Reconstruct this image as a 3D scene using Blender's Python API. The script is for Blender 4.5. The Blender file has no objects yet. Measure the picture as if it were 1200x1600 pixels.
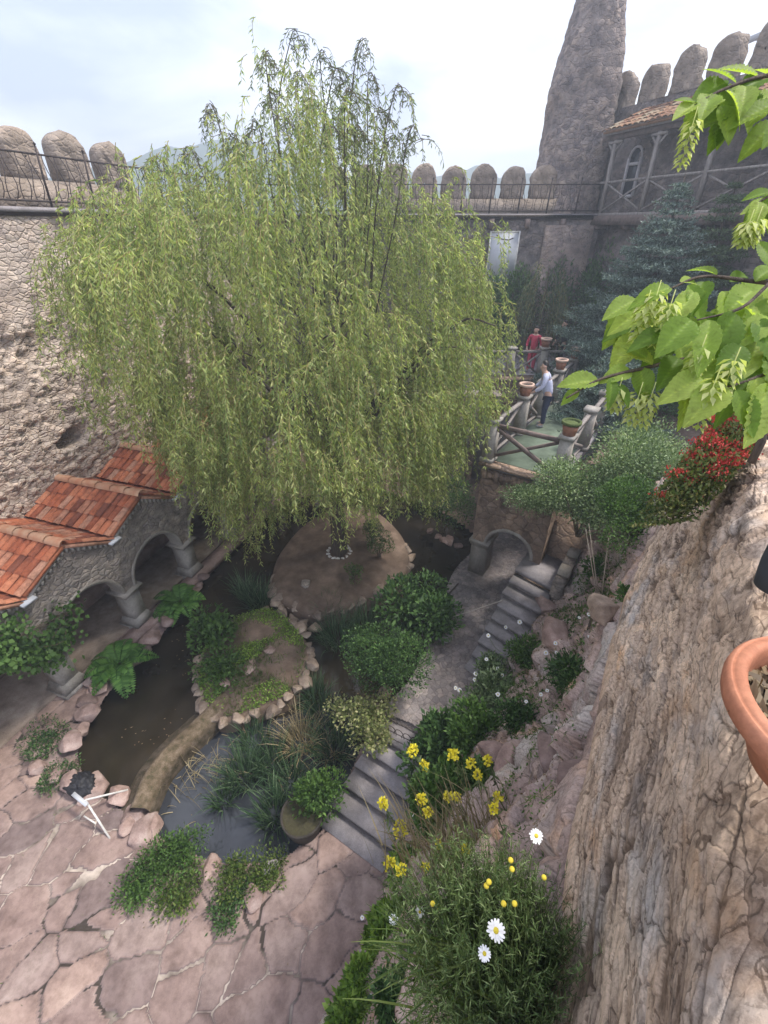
import bpy, math, random
import numpy as np
from math import radians, sin, cos, pi, sqrt, atan2
from mathutils import Vector

random.seed(7); RNG = np.random.default_rng(7)
sc = bpy.context.scene
C = sc.collection

# ------------------------------------------------------------------ camera, sky, sun, exposure
F_PX, PITCH, CAMZ = 690.0, radians(33.0), 9.2
cam_d = bpy.data.cameras.new('camera'); cam = bpy.data.objects.new('camera', cam_d); C.objects.link(cam)
cam.location = (0, 0, CAMZ); cam.rotation_euler = (radians(90) - PITCH, 0, 0)
cam_d.sensor_fit = 'VERTICAL'; cam_d.sensor_height = 32.0; cam_d.lens = F_PX / 1600 * 32.0
cam_d.clip_start = 0.05; cam_d.clip_end = 5000
sc.camera = cam

SUN_EL, SUN_AZ = radians(60), radians(76)          # azimuth measured from +Y (view direction) towards +X
w = bpy.data.worlds.new('World'); sc.world = w; w.use_nodes = True
nt = w.node_tree; nt.nodes.clear()
def wn(t): return nt.nodes.new(t)
out = wn('ShaderNodeOutputWorld'); bg = wn('ShaderNodeBackground'); bg.inputs['Strength'].default_value = 0.125
sky = wn('ShaderNodeTexSky'); sky.sky_type = 'NISHITA'; sky.sun_disc = False
sky.sun_elevation = SUN_EL; sky.sun_rotation = SUN_AZ; sky.air_density = 1.2; sky.dust_density = 2.0
tc = wn('ShaderNodeTexCoord'); mp = wn('ShaderNodeMapping'); mp.inputs['Scale'].default_value = (1.1, 1.1, 3.6)
mp.inputs['Rotation'].default_value = (0.25, 0.1, 0.5)
n1 = wn('ShaderNodeTexNoise'); n1.inputs['Scale'].default_value = 2.1; n1.inputs['Detail'].default_value = 7; n1.inputs['Roughness'].default_value = 0.52
n1.inputs['Distortion'].default_value = 0.4
rp = wn('ShaderNodeValToRGB'); rp.color_ramp.elements[0].position = 0.36; rp.color_ramp.elements[1].position = 0.58
rp.color_ramp.elements[0].color = (3.1, 3.35, 4.8, 1); rp.color_ramp.elements[1].color = (7.4, 7.4, 7.7, 1)
mx = wn('ShaderNodeMix'); mx.data_type = 'RGBA'; mx.inputs[0].default_value = 0.72
gn = wn('ShaderNodeMix'); gn.data_type = 'RGBA'; gn.blend_type = 'MULTIPLY'; gn.inputs[0].default_value = 1.0
gn.inputs[7].default_value = (1.2, 1.15, 1.2, 1)
L = nt.links.new
L(tc.outputs['Generated'], mp.inputs['Vector']); L(mp.outputs[0], n1.inputs['Vector']); L(n1.outputs['Fac'], rp.inputs[0])
L(sky.outputs[0], gn.inputs[6]); L(gn.outputs[2], mx.inputs[6]); L(rp.outputs[0], mx.inputs[7]); L(mx.outputs[2], bg.inputs[0]); L(bg.outputs[0], out.inputs[0])

sun_d = bpy.data.lights.new('sun', 'SUN'); sun_d.energy = 2.5; sun_d.angle = radians(10); sun_d.color = (1, 0.94, 0.85)
sun = bpy.data.objects.new('sun', sun_d); C.objects.link(sun)
sdir = Vector((sin(SUN_AZ) * cos(SUN_EL), cos(SUN_AZ) * cos(SUN_EL), sin(SUN_EL)))
sun.rotation_euler = sdir.to_track_quat('Z', 'Y').to_euler(); sun.location = (30, 20, 60)
sc.view_settings.view_transform = 'Standard'; sc.view_settings.look = 'None'
sc.view_settings.exposure = 1.05; sc.view_settings.gamma = 1.0
try: sc.cycles.max_bounces = 8; sc.cycles.transparent_max_bounces = 8; sc.cycles.use_denoising = True
except Exception: pass

# ------------------------------------------------------------------ measuring: photo point -> place in the world
def ray(px, py):
    u = (px - 600) / F_PX; v = (800 - py) / F_PX
    return np.array([u, cos(PITCH) + v * sin(PITCH), -sin(PITCH) + v * cos(PITCH)])
def P(px, py, z):                     # on the level z (world)
    d = ray(px, py); t = (z - CAMZ) / d[2]; return np.array([d[0] * t, d[1] * t, z])
def PY(px, py, Y):
    d = ray(px, py); t = Y / d[1]; return np.array([d[0] * t, Y, CAMZ + d[2] * t])
def PD(px, py, dep):
    d = ray(px, py); return np.array([0, 0, CAMZ]) + d * dep

# ------------------------------------------------------------------ numpy noise
def _h(ix, iy, iz, s):
    n = (ix * 374761393 + iy * 668265263 + iz * 1274126177 + s * 974634541) & 0xFFFFFFFF
    n = ((n ^ (n >> 13)) * 1274126177) & 0xFFFFFFFF
    n = ((n ^ (n >> 15)) * 2246822519) & 0xFFFFFFFF
    return ((n ^ (n >> 16)) & 0xFFFFFF) / float(0xFFFFFF)
def vnoise(p, s=0):
    p = np.asarray(p, float); i = np.floor(p).astype(np.int64); f = p - i; f = f * f * (3 - 2 * f); r = 0
    for dx in (0, 1):
        for dy in (0, 1):
            for dz in (0, 1):
                wgt = (f[:, 0] if dx else 1 - f[:, 0]) * (f[:, 1] if dy else 1 - f[:, 1]) * (f[:, 2] if dz else 1 - f[:, 2])
                r = r + wgt * _h(i[:, 0] + dx, i[:, 1] + dy, i[:, 2] + dz, s)
    return r
def fbm(p, o=4, s=0, g=0.5):
    p = np.asarray(p, float); a = 1; t = 0; r = 0
    for k in range(o):
        r = r + a * vnoise(p * (2 ** k), s + k * 17); t += a; a *= g
    return r / t
def worley(x, y, s=0, jit=0.85):
    ix = np.floor(x).astype(np.int64); iy = np.floor(y).astype(np.int64)
    f1 = np.full(x.shape, 9.); f2 = np.full(x.shape, 9.); cid = np.zeros(x.shape)
    for dx in (-1, 0, 1):
        for dy in (-1, 0, 1):
            cx, cy = ix + dx, iy + dy; z = np.zeros_like(cx)
            qx = cx + 0.5 + jit * (_h(cx, cy, z, s) - 0.5); qy = cy + 0.5 + jit * (_h(cx, cy, z, s + 1) - 0.5)
            d = np.hypot(qx - x, qy - y); rr = _h(cx, cy, z, s + 2); near = d < f1
            f2 = np.where(near, f1, np.minimum(f2, d)); cid = np.where(near, rr, cid); f1 = np.where(near, d, f1)
    return f1, f2, cid
def sstep(a, b, x):
    t = np.clip((x - a) / (b - a), 0, 1); return t * t * (3 - 2 * t)
def inpoly(x, y, poly):
    r = np.zeros(x.shape, bool); n = len(poly)
    for k in range(n):
        x1, y1 = poly[k][:2]; x2, y2 = poly[(k + 1) % n][:2]
        c = ((y1 > y) != (y2 > y)) & (x < (x2 - x1) * (y - y1) / ((y2 - y1) + 1e-12) + x1); r ^= c
    return r
def smooth_poly(poly, n=8):
    p = np.array([q[:2] for q in poly], float); m = len(p); o = []
    for i in range(m):
        a, b, c, d = p[i - 1], p[i], p[(i + 1) % m], p[(i + 2) % m]
        for k in range(n):
            t = k / n; o.append(0.5 * ((2 * b) + (c - a) * t + (2 * a - 5 * b + 4 * c - d) * t * t + (3 * b - a - 3 * c + d) * t ** 3))
    return np.array(o)
def crpath(pts, n=8):
    p = np.array(pts, float); p = np.vstack([2 * p[0] - p[1], p, 2 * p[-1] - p[-2]]); o = []
    for i in range(1, len(p) - 2):
        a, b, c, d = p[i - 1], p[i], p[i + 1], p[i + 2]
        for k in range(n):
            t = k / n; o.append(0.5 * ((2 * b) + (c - a) * t + (2 * a - 5 * b + 4 * c - d) * t * t + (3 * b - a - 3 * c + d) * t ** 3))
    o.append(p[-2]); return np.array(o)
def unit(v):
    v = np.asarray(v, float); return v / (np.linalg.norm(v, axis=-1, keepdims=True) + 1e-12)

# ------------------------------------------------------------------ mesh building
def ico(sub):
    t = (1 + 5 ** 0.5) / 2
    v = [(-1, t, 0), (1, t, 0), (-1, -t, 0), (1, -t, 0), (0, -1, t), (0, 1, t), (0, -1, -t), (0, 1, -t), (t, 0, -1), (t, 0, 1), (-t, 0, -1), (-t, 0, 1)]
    v = [np.array(q) / np.linalg.norm(q) for q in v]
    f = [(0, 11, 5), (0, 5, 1), (0, 1, 7), (0, 7, 10), (0, 10, 11), (1, 5, 9), (5, 11, 4), (11, 10, 2), (10, 7, 6), (7, 1, 8), (3, 9, 4), (3, 4, 2), (3, 2, 6), (3, 6, 8), (3, 8, 9), (4, 9, 5), (2, 4, 11), (6, 2, 10), (8, 6, 7), (9, 8, 1)]
    for _ in range(sub):
        c = {}; g = []
        def mid(a, b):
            k = (min(a, b), max(a, b))
            if k not in c:
                m = v[a] + v[b]; v.append(m / np.linalg.norm(m)); c[k] = len(v) - 1
            return c[k]
        for a, b, d in f:
            x, y, z = mid(a, b), mid(b, d), mid(d, a); g += [(a, x, z), (b, y, x), (d, z, y), (x, y, z)]
        f = g
    return np.array(v), np.array(f)
ICO = {k: ico(k) for k in (1, 2, 3)}

class MB:
    def __init__(s): s.V = []; s.F = []; s.n = 0; s.T = []
    def add(s, V, *Fs, tint=None):
        V = np.asarray(V, float).reshape(-1, 3)
        for f in Fs:
            f = np.asarray(f, np.int64)
            if f.size: s.F.append(f.reshape(-1, f.shape[-1]) + s.n)
        s.V.append(V); s.n += len(V)
        s.T.append(np.zeros(len(V)) + 0.5 if tint is None else np.broadcast_to(np.asarray(tint, float), (len(V),)))
        return s
    def box(s, c, size, rz=0, rx=0, taper=0, tint=None):
        x, y, z = [q / 2 for q in size]; t = 1 - taper
        V = np.array([(-x, -y, -z), (x, -y, -z), (x, y, -z), (-x, y, -z), (-x * t, -y * t, z), (x * t, -y * t, z), (x * t, y * t, z), (-x * t, y * t, z)])
        if rx: V = V @ np.array([[1, 0, 0], [0, cos(rx), sin(rx)], [0, -sin(rx), cos(rx)]])
        if rz: V = V @ np.array([[cos(rz), sin(rz), 0], [-sin(rz), cos(rz), 0], [0, 0, 1]])
        return s.add(V + np.array(c), [(0, 3, 2, 1), (4, 5, 6, 7), (0, 1, 5, 4), (1, 2, 6, 5), (2, 3, 7, 6), (3, 0, 4, 7)], tint=tint)
    def bar(s, a, b, w, h, tint=None):          # squared beam from a to b
        a = np.array(a, float); b = np.array(b, float); d = unit(b - a)
        up = np.array([0, 0, 1.]) if abs(d[2]) < 0.95 else np.array([0, 1., 0])
        sx = unit(np.cross(d, up)) * w / 2; sy = unit(np.cross(sx, d)) * h / 2
        V = [a - sx - sy, a + sx - sy, a + sx + sy, a - sx + sy, b - sx - sy, b + sx - sy, b + sx + sy, b - sx + sy]
        return s.add(V, [(0, 1, 2, 3), (7, 6, 5, 4), (0, 4, 5, 1), (1, 5, 6, 2), (2, 6, 7, 3), (3, 7, 4, 0)], tint=tint)
    def tube(s, pts, r, n=6, tint=None):
        p = np.asarray(pts, float); m = len(p); r = np.broadcast_to(np.asarray(r, float), (m,))
        t = unit(np.gradient(p, axis=0)); ref = np.array([0.31, 0.17, 0.93]) if abs(t[0][2]) < 0.8 else np.array([0.9, 0.3, 0.1])
        a = unit(np.cross(t, ref)); b = np.cross(t, a); ang = np.arange(n) * 2 * pi / n
        V = p[:, None] + r[:, None, None] * (np.cos(ang)[None, :, None] * a[:, None] + np.sin(ang)[None, :, None] * b[:, None])
        i = np.arange(m - 1)[:, None] * n; j = np.arange(n)[None]; j2 = (j + 1) % n
        Fq = np.stack([i + j, i + j2, i + n + j2, i + n + j], -1).reshape(-1, 4)
        return s.add(V, Fq, np.arange(n)[None, ::-1], (np.arange(n) + (m - 1) * n)[None], tint=tint)
    def lathe(s, prof, n=20, c=(0, 0, 0), tint=None):
        pr = np.array(prof, float); m = len(pr); ang = np.arange(n) * 2 * pi / n
        V = np.stack([pr[:, 0:1] * np.cos(ang), pr[:, 0:1] * np.sin(ang), np.repeat(pr[:, 1:2], n, 1)], -1).reshape(-1, 3) + np.array(c)
        i = np.arange(m - 1)[:, None] * n; j = np.arange(n)[None]; j2 = (j + 1) % n
        return s.add(V, np.stack([i + j, i + j2, i + n + j2, i + n + j], -1).reshape(-1, 4), tint=tint)
    def prism(s, poly, z0, z1):
        p = np.array([q[:2] for q in poly], float); n = len(p)
        area = np.sum(p[:, 0] * np.roll(p[:, 1], -1) - np.roll(p[:, 0], -1) * p[:, 1])
        if area < 0: p = p[::-1]
        V = np.vstack([np.c_[p, np.full(n, z0)], np.c_[p, np.full(n, z1)]]); i = np.arange(n); j = (i + 1) % n
        return s.add(V, np.stack([i, j, j + n, i + n], -1), (i + n)[None], i[None, ::-1])
    def grid(s, V, tint=None, mask=None):       # V (r,c,3)
        r, c = V.shape[:2]; i = np.arange(r - 1)[:, None] * c; j = np.arange(c - 1)[None]
        Fq = np.stack([i + j, i + j + 1, i + c + j + 1, i + c + j], -1).reshape(-1, 4)
        if mask is not None: Fq = Fq[mask.reshape(-1)]
        return s.add(V.reshape(-1, 3), Fq, tint=None if tint is None else np.asarray(tint).reshape(-1))
    def rock(s, c, r, seed=0, sub=3, tint=None, rough=0.3):
        v, f = ICO[sub]; rs = np.random.default_rng(seed)
        d = 1 + rough * (fbm(v * 1.3 + seed * 3.7, 3, seed) - 0.5) * 2
        q = v * d[:, None]
        for k in range(11):                         # chipped flat faces
            nn = unit(rs.normal(size=3)); lim = rs.uniform(0.5, 0.82); e = q @ nn; q = q - np.where(e > lim, e - lim, 0)[:, None] * nn * 0.96
        q = q * np.array(r); a = rs.uniform(0, 6.28); R = np.array([[cos(a), sin(a), 0], [-sin(a), cos(a), 0], [0, 0, 1]])
        return s.add(q @ R + np.array(c), f, tint=rs.uniform() if tint is None else tint)
    def leaves(s, Pt, D, N, Ln, W, bend=0.12, tint=None):      # one folded diamond per leaf
        Pt = np.asarray(Pt, float); D = unit(D); S = unit(np.cross(D, N)); U = np.cross(S, D)
        n = len(Pt); Ln = np.broadcast_to(np.asarray(Ln, float), (n,))[:, None]; W = np.broadcast_to(np.asarray(W, float), (n,))[:, None]
        m = Pt + D * Ln * 0.45 + U * Ln * bend
        V = np.stack([Pt, m - S * W / 2, Pt + D * Ln, m + S * W / 2], 1).reshape(-1, 3); k = np.arange(n)[:, None] * 4
        return s.add(V, k + np.array([[0, 1, 2, 3]]), tint=None if tint is None else np.repeat(tint, 4))
    def blades(s, B, D, Ln, W, droop=0.5, seg=4):              # B bases, D start directions
        B = np.asarray(B, float); D = unit(D); n = len(B)
        Ln = np.broadcast_to(np.asarray(Ln, float), (n,)); W = np.broadcast_to(np.asarray(W, float), (n,)); droop = np.broadcast_to(np.asarray(droop, float), (n,))
        S = np.cross(D, np.array([0, 0, 1.])) + RNG.normal(0, 0.25, (n, 3)); S = unit(S); V = np.zeros((n, seg + 1, 2, 3)); p = B.copy(); d = D.copy()
        for k in range(seg + 1):
            wd = (W * (1 - (k / seg) ** 1.6) * 0.5 + 0.0006)[:, None]; V[:, k, 0] = p - S * wd; V[:, k, 1] = p + S * wd
            p = p + d * (Ln / seg)[:, None]; d = unit(d + np.array([0, 0, -1.]) * (droop * (0.25 + k / seg))[:, None])
        b = np.arange(n)[:, None, None] * (seg + 1) * 2; k = np.arange(seg)[None, :, None] * 2
        return s.add(V.reshape(-1, 3), (b + k + np.array([[[0, 1, 3, 2]]])).reshape(-1, 4))
    def build(s, name, mat, parent=None, smooth=False, loc=None, uv=None):
        V = np.vstack(s.V) if s.V else np.zeros((0, 3)); me = bpy.data.meshes.new(name)
        lt = np.concatenate([np.full(len(f), f.shape[1]) for f in s.F]); lv = np.concatenate([f.reshape(-1) for f in s.F])
        me.vertices.add(len(V)); me.vertices.foreach_set('co', V.astype(np.float32).reshape(-1))
        me.loops.add(len(lv)); me.loops.foreach_set('vertex_index', lv.astype(np.int32))
        me.polygons.add(len(lt)); st = np.concatenate([[0], np.cumsum(lt)[:-1]])
        me.polygons.foreach_set('loop_start', st.astype(np.int32)); me.polygons.foreach_set('loop_total', lt.astype(np.int32))
        if smooth: me.polygons.foreach_set('use_smooth', np.ones(len(lt), bool))
        at = me.attributes.new('tint', 'FLOAT', 'POINT'); at.data.foreach_set('value', np.concatenate(s.T).astype(np.float32))
        if uv is not None:
            a2 = me.attributes.new('flow', 'FLOAT_VECTOR', 'POINT'); a2.data.foreach_set('vector', uv.astype(np.float32).reshape(-1))
        me.update(calc_edges=True); me.validate()
        me.materials.append(mat)
        o = bpy.data.objects.new(name, me); C.objects.link(o)
        if parent is not None: o.parent = parent
        if loc is not None: o.location = loc
        return o

def tag(o, label, cat, group=None):
    o['label'] = label; o['category'] = cat
    if group: o['group'] = group
    return o
def thing(name, label, cat, loc=(0, 0, 0), rz=0, group=None):
    o = bpy.data.objects.new(name, None); C.objects.link(o); o.location = loc; o.rotation_euler = (0, 0, rz); o.empty_display_size = 0.3
    return tag(o, label, cat, group)
def struct(o, kind='structure'): o['kind'] = kind; return o
def dup(root, loc, rz=None, label=None):
    r = root.copy(); C.objects.link(r); r.location = loc
    if rz is not None: r.rotation_euler = (0, 0, rz)
    if label: r['label'] = label
    for ch in list(root.children):
        c = ch.copy(); C.objects.link(c); c.parent = r
        for g in list(ch.children):
            d = g.copy(); C.objects.link(d); d.parent = c
    return r

# ------------------------------------------------------------------ materials
def newmat(name):
    m = bpy.data.materials.new(name); m.use_nodes = True; t = m.node_tree; t.nodes.clear()
    o = t.nodes.new('ShaderNodeOutputMaterial'); b = t.nodes.new('ShaderNodeBsdfPrincipled'); t.links.new(b.outputs[0], o.inputs[0])
    return m, t, b, o
def noise(t, sc_, det=5, rough=0.55, vec=None, dist=0):
    n = t.nodes.new('ShaderNodeTexNoise'); n.inputs['Scale'].default_value = sc_; n.inputs['Detail'].default_value = det; n.inputs['Roughness'].default_value = rough
    n.inputs['Distortion'].default_value = dist
    if vec is not None: t.links.new(vec, n.inputs['Vector'])
    return n.outputs['Fac']
def ramp(t, fac, stops):
    r = t.nodes.new('ShaderNodeValToRGB'); e = r.color_ramp.elements
    while len(e) < len(stops): e.new(0.5)
    for k, (p, c) in enumerate(stops): e[k].position = p; e[k].color = (*c, 1)
    t.links.new(fac, r.inputs[0]); return r.outputs[0]
def mixc(t, fac, a, b, mode='MIX'):
    m = t.nodes.new('ShaderNodeMix'); m.data_type = 'RGBA'; m.blend_type = mode
    for sock, v in ((0, fac), (6, a), (7, b)):
        if isinstance(v, (int, float)): m.inputs[sock].default_value = v
        elif isinstance(v, tuple): m.inputs[sock].default_value = (*v, 1)
        else: t.links.new(v, m.inputs[sock])
    return m.outputs[2]
def attr(t, name):
    a = t.nodes.new('ShaderNodeAttribute'); a.attribute_name = name; return a
def objco(t): return t.nodes.new('ShaderNodeTexCoord').outputs['Object']
def bump(t, b, h, strength=0.5, dist=0.02):
    n = t.nodes.new('ShaderNodeBump'); n.inputs['Strength'].default_value = strength; n.inputs['Distance'].default_value = dist
    t.links.new(h, n.inputs['Height']); t.links.new(n.outputs[0], b.inputs['Normal'])
def stone_mat(name, cols, scale=3, rough=0.9, bstr=0.6, bdist=0.02, stain=(0.5, 0.48, 0.45), tintamt=0.75, fine=25, mapping=None, mason=None, mort=(0.75, 0.72, 0.70), mamt=0.6):
    m, t, b, o = newmat(name); co = objco(t)
    if mapping:
        mp = t.nodes.new('ShaderNodeMapping'); mp.inputs['Scale'].default_value = mapping; t.links.new(co, mp.inputs[0]); co = mp.outputs[0]
    n = noise(t, scale, 8, 0.6, co); c = ramp(t, n, [(0.28, cols[0]), (0.5, cols[1]), (0.72, cols[2])])
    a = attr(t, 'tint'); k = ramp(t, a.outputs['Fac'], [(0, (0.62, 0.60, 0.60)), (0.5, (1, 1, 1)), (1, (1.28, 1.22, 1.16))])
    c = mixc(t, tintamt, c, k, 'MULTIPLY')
    s = noise(t, scale * 0.27, 6, 0.6, co); s = ramp(t, s, [(0.38, stain), (0.6, (1, 1, 1))]); c = mixc(t, 0.7, c, s, 'MULTIPLY')
    f = noise(t, fine, 6, 0.7, co); g = ramp(t, f, [(0.3, (0.72, 0.72, 0.72)), (0.65, (1.1, 1.1, 1.1))]); c = mixc(t, 0.8, c, g, 'MULTIPLY')
    hgt = f
    if mason:                                   # small stones and joints
        mp = t.nodes.new('ShaderNodeMapping'); mp.inputs['Scale'].default_value = mason; t.links.new(co, mp.inputs[0])
        wn_ = t.nodes.new('ShaderNodeTexNoise'); wn_.inputs['Scale'].default_value = 3.0; wn_.inputs['Detail'].default_value = 3; t.links.new(co, wn_.inputs['Vector'])
        av = t.nodes.new('ShaderNodeVectorMath'); av.operation = 'MULTIPLY_ADD'; av.inputs[1].default_value = (0.9, 0.9, 0.9); t.links.new(wn_.outputs['Color'], av.inputs[0]); t.links.new(mp.outputs[0], av.inputs[2])
        v1 = t.nodes.new('ShaderNodeTexVoronoi'); v1.feature = 'DISTANCE_TO_EDGE'; v2 = t.nodes.new('ShaderNodeTexVoronoi'); v2.feature = 'F1'
        for v_ in (v1, v2): v_.inputs['Scale'].default_value = 1.0; t.links.new(av.outputs[0], v_.inputs['Vector'])
        sp = t.nodes.new('ShaderNodeSeparateColor'); t.links.new(v2.outputs['Color'], sp.inputs[0])
        pm_ = ramp(t, noise(t, 0.55, 5, 0.65, co), [(0.36, (0.35, 0.35, 0.35)), (0.54, (1, 1, 1))]); pm2 = t.nodes.new('ShaderNodeMath'); pm2.operation = 'MULTIPLY'; pm2.inputs[1].default_value = mamt; t.links.new(pm_, pm2.inputs[0])
        c = mixc(t, pm2.outputs[0], c, ramp(t, sp.outputs[0], [(0, (0.60, 0.58, 0.60)), (0.5, (1, 0.98, 0.96)), (1, (1.35, 1.27, 1.18))]), 'MULTIPLY')
        jf = ramp(t, v1.outputs['Distance'], [(0.0, (1, 1, 1)), (0.07, (0, 0, 0))]); jm = t.nodes.new('ShaderNodeMath'); jm.operation = 'MULTIPLY'; t.links.new(jf, jm.inputs[0]); t.links.new(pm_, jm.inputs[1]); c = mixc(t, jm.outputs[0], c, mixc(t, 1.0, c, mort, 'MULTIPLY'))
        hr = ramp(t, v1.outputs['Distance'], [(0.0, (0, 0, 0)), (0.16, (1, 1, 1))])
        ad = t.nodes.new('ShaderNodeMath'); ad.operation = 'MULTIPLY_ADD'; t.links.new(pm_, ad.inputs[1]); t.links.new(hr, ad.inputs[0]); t.links.new(f, ad.inputs[2]); hgt = ad.outputs[0]
    t.links.new(c, b.inputs['Base Color']); b.inputs['Roughness'].default_value = rough; b.inputs['Specular IOR Level'].default_value = 0.25
    bump(t, b, hgt, bstr, bdist); return m
def leaf_mat(name, dark, mid, light, transl=0.35, clump=0.5, rough=0.55, lo=0.35, hi=0.7):
    m, t, b, o = newmat(name); g = t.nodes.new('ShaderNodeNewGeometry'); co = objco(t)
    c = ramp(t, g.outputs['Random Per Island'], [(0.05, dark), (0.5, mid), (0.97, light)])
    n = noise(t, clump, 4, 0.6, co); k = ramp(t, n, [(lo, (0.62, 0.66, 0.6)), (hi, (1.25, 1.22, 1.1))]); c = mixc(t, 0.9, c, k, 'MULTIPLY')
    t.links.new(c, b.inputs['Base Color']); b.inputs['Roughness'].default_value = rough; b.inputs['Specular IOR Level'].default_value = 0.3
    tr = t.nodes.new('ShaderNodeBsdfTranslucent'); c2 = mixc(t, 1.0, c, (1.25, 1.35, 0.7), 'MULTIPLY'); t.links.new(c2, tr.inputs[0])
    ms = t.nodes.new('ShaderNodeMixShader'); ms.inputs[0].default_value = transl
    t.links.new(b.outputs[0], ms.inputs[1]); t.links.new(tr.outputs[0], ms.inputs[2]); t.links.new(ms.outputs[0], o.inputs[0]); return m
def plain_mat(name, c1, c2=None, scale=8, rough=0.6, metal=0, bstr=0.15, bdist=0.005, mapping=None):
    m, t, b, o = newmat(name); co = objco(t); c2 = c2 or tuple(q * 0.65 for q in c1)
    if mapping:
        mp = t.nodes.new('ShaderNodeMapping'); mp.inputs['Scale'].default_value = mapping; t.links.new(co, mp.inputs[0]); co = mp.outputs[0]
    n = noise(t, scale, 6, 0.65, co); c = ramp(t, n, [(0.32, c2), (0.62, c1)]); t.links.new(c, b.inputs['Base Color'])
    b.inputs['Roughness'].default_value = rough; b.inputs['Metallic'].default_value = metal; bump(t, b, n, bstr, bdist); return m

M = {}
M['wall_beige'] = stone_mat('wall_beige', [(0.41, 0.34, 0.30), (0.60, 0.51, 0.44), (0.70, 0.62, 0.54)], 2.2, stain=(0.80, 0.77, 0.75), mason=(6.0, 6, 9.5), mort=(0.80, 0.77, 0.74), mamt=0.55, bstr=0.9, bdist=0.03)
M['wall_grey'] = stone_mat('wall_grey', [(0.16, 0.145, 0.15), (0.26, 0.23, 0.225), (0.34, 0.30, 0.28)], 2.6, mason=(4.6, 4.6, 6.6), bstr=0.9, bdist=0.035, mort=(1.1, 1.08, 1.05), mamt=0.85)
M['tower'] = stone_mat('tower', [(0.20, 0.175, 0.18), (0.32, 0.275, 0.26), (0.42, 0.35, 0.31)], 2.0, mason=(5.2, 5.2, 7.5), mort=(1.15, 1.1, 1.05), bstr=1.0, bdist=0.035, mamt=0.85)
M['merlon'] = stone_mat('merlon', [(0.25, 0.21, 0.18), (0.36, 0.30, 0.25), (0.44, 0.37, 0.31)], 3.5, mason=(4.5, 4.5, 6.5), mort=(1.1, 1.08, 1.05), bstr=0.8, bdist=0.03, mamt=0.45)
M['facade'] = stone_mat('facade', [(0.26, 0.24, 0.22), (0.41, 0.37, 0.335), (0.54, 0.48, 0.43)], 4.0, stain=(0.6, 0.57, 0.55), mason=(5.5, 5.5, 9.0), mort=(0.8, 0.8, 0.8), mamt=0.7, bstr=0.9, bdist=0.03)
M['plaster'] = stone_mat('plaster', [(0.27, 0.25, 0.23), (0.36, 0.34, 0.31), (0.50, 0.465, 0.43)], 3, bstr=0.25, stain=(0.6, 0.57, 0.53))
M['paving'] = None
M['boulder'] = stone_mat('boulder', [(0.27, 0.19, 0.17), (0.40, 0.29, 0.26), (0.50, 0.40, 0.36)], 4, fine=40)
M['boulder_tan'] = stone_mat('boulder_tan', [(0.22, 0.17, 0.13), (0.34, 0.27, 0.22), (0.44, 0.37, 0.30)], 4, fine=40)
M['step'] = stone_mat('step', [(0.25, 0.23, 0.24), (0.33, 0.305, 0.315), (0.40, 0.37, 0.375)], 5, bstr=0.7, bdist=0.012, fine=45, stain=(0.62, 0.60, 0.57))
M['path'] = stone_mat('path', [(0.18, 0.165, 0.17), (0.27, 0.245, 0.245), (0.35, 0.32, 0.315)], 3, bstr=0.8, bdist=0.012, fine=45, stain=(0.65, 0.62, 0.60), mason=(8, 8, 8), mort=(0.6, 0.58, 0.55), mamt=0.8)
M['bridge_stone'] = stone_mat('bridge_stone', [(0.22, 0.165, 0.13), (0.36, 0.27, 0.21), (0.44, 0.35, 0.28)], 4, mason=(4.0, 4.0, 4.6), mort=(0.6, 0.6, 0.6), bstr=0.9, bdist=0.03)
M['soil'] = stone_mat('soil', [(0.12, 0.085, 0.065), (0.20, 0.145, 0.11), (0.29, 0.215, 0.17)], 3, fine=50, bdist=0.03)
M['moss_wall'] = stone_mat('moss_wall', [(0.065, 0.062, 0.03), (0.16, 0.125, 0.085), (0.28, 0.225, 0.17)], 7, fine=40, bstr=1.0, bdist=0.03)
M['tile'] = None
M['wood_grey'] = plain_mat('wood_grey', (0.30, 0.27, 0.25), (0.15, 0.13, 0.12), 6, 0.85, bstr=0.5, mapping=(3, 3, 0.6))
M['wood_brown'] = plain_mat('wood_brown', (0.20, 0.15, 0.13), (0.10, 0.075, 0.065), 6, 0.8, bstr=0.4)
M['iron'] = plain_mat('iron', (0.055, 0.035, 0.03), (0.025, 0.02, 0.02), 14, 0.7)
M['terracotta'] = stone_mat('terracotta', [(0.40, 0.165, 0.095), (0.50, 0.22, 0.13), (0.56, 0.27, 0.175)], 7, rough=0.7, bstr=0.25, bdist=0.003, fine=70, stain=(0.8, 0.75, 0.72))
M['pot_brown'] = plain_mat('pot_brown', (0.30, 0.13, 0.075), (0.20, 0.085, 0.05), 9, 0.7)
M['pot_rim'] = plain_mat('pot_rim', (0.62, 0.45, 0.36), (0.5, 0.33, 0.25), 9, 0.7)
M['potting_soil'] = plain_mat('potting_soil', (0.06, 0.045, 0.035), (0.03, 0.022, 0.018), 30, 0.95, bstr=1, bdist=0.02)
M['moss'] = plain_mat('moss', (0.10, 0.13, 0.035), (0.05, 0.075, 0.02), 25, 0.95, bstr=1, bdist=0.02)
M['soil_moss'] = plain_mat('soil_moss', (0.055, 0.05, 0.022), (0.035, 0.03, 0.015), 20, 0.95, bstr=1, bdist=0.02)
M['deck_green'] = plain_mat('deck_green', (0.22, 0.275, 0.20), (0.115, 0.15, 0.105), 2.2, 0.9)
M['white_paint'] = plain_mat('white_paint', (0.72, 0.71, 0.68), (0.5, 0.48, 0.45), 12, 0.5)
M['panel'] = plain_mat('panel', (0.55, 0.57, 0.60), (0.45, 0.47, 0.51), 3, 0.6)
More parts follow.
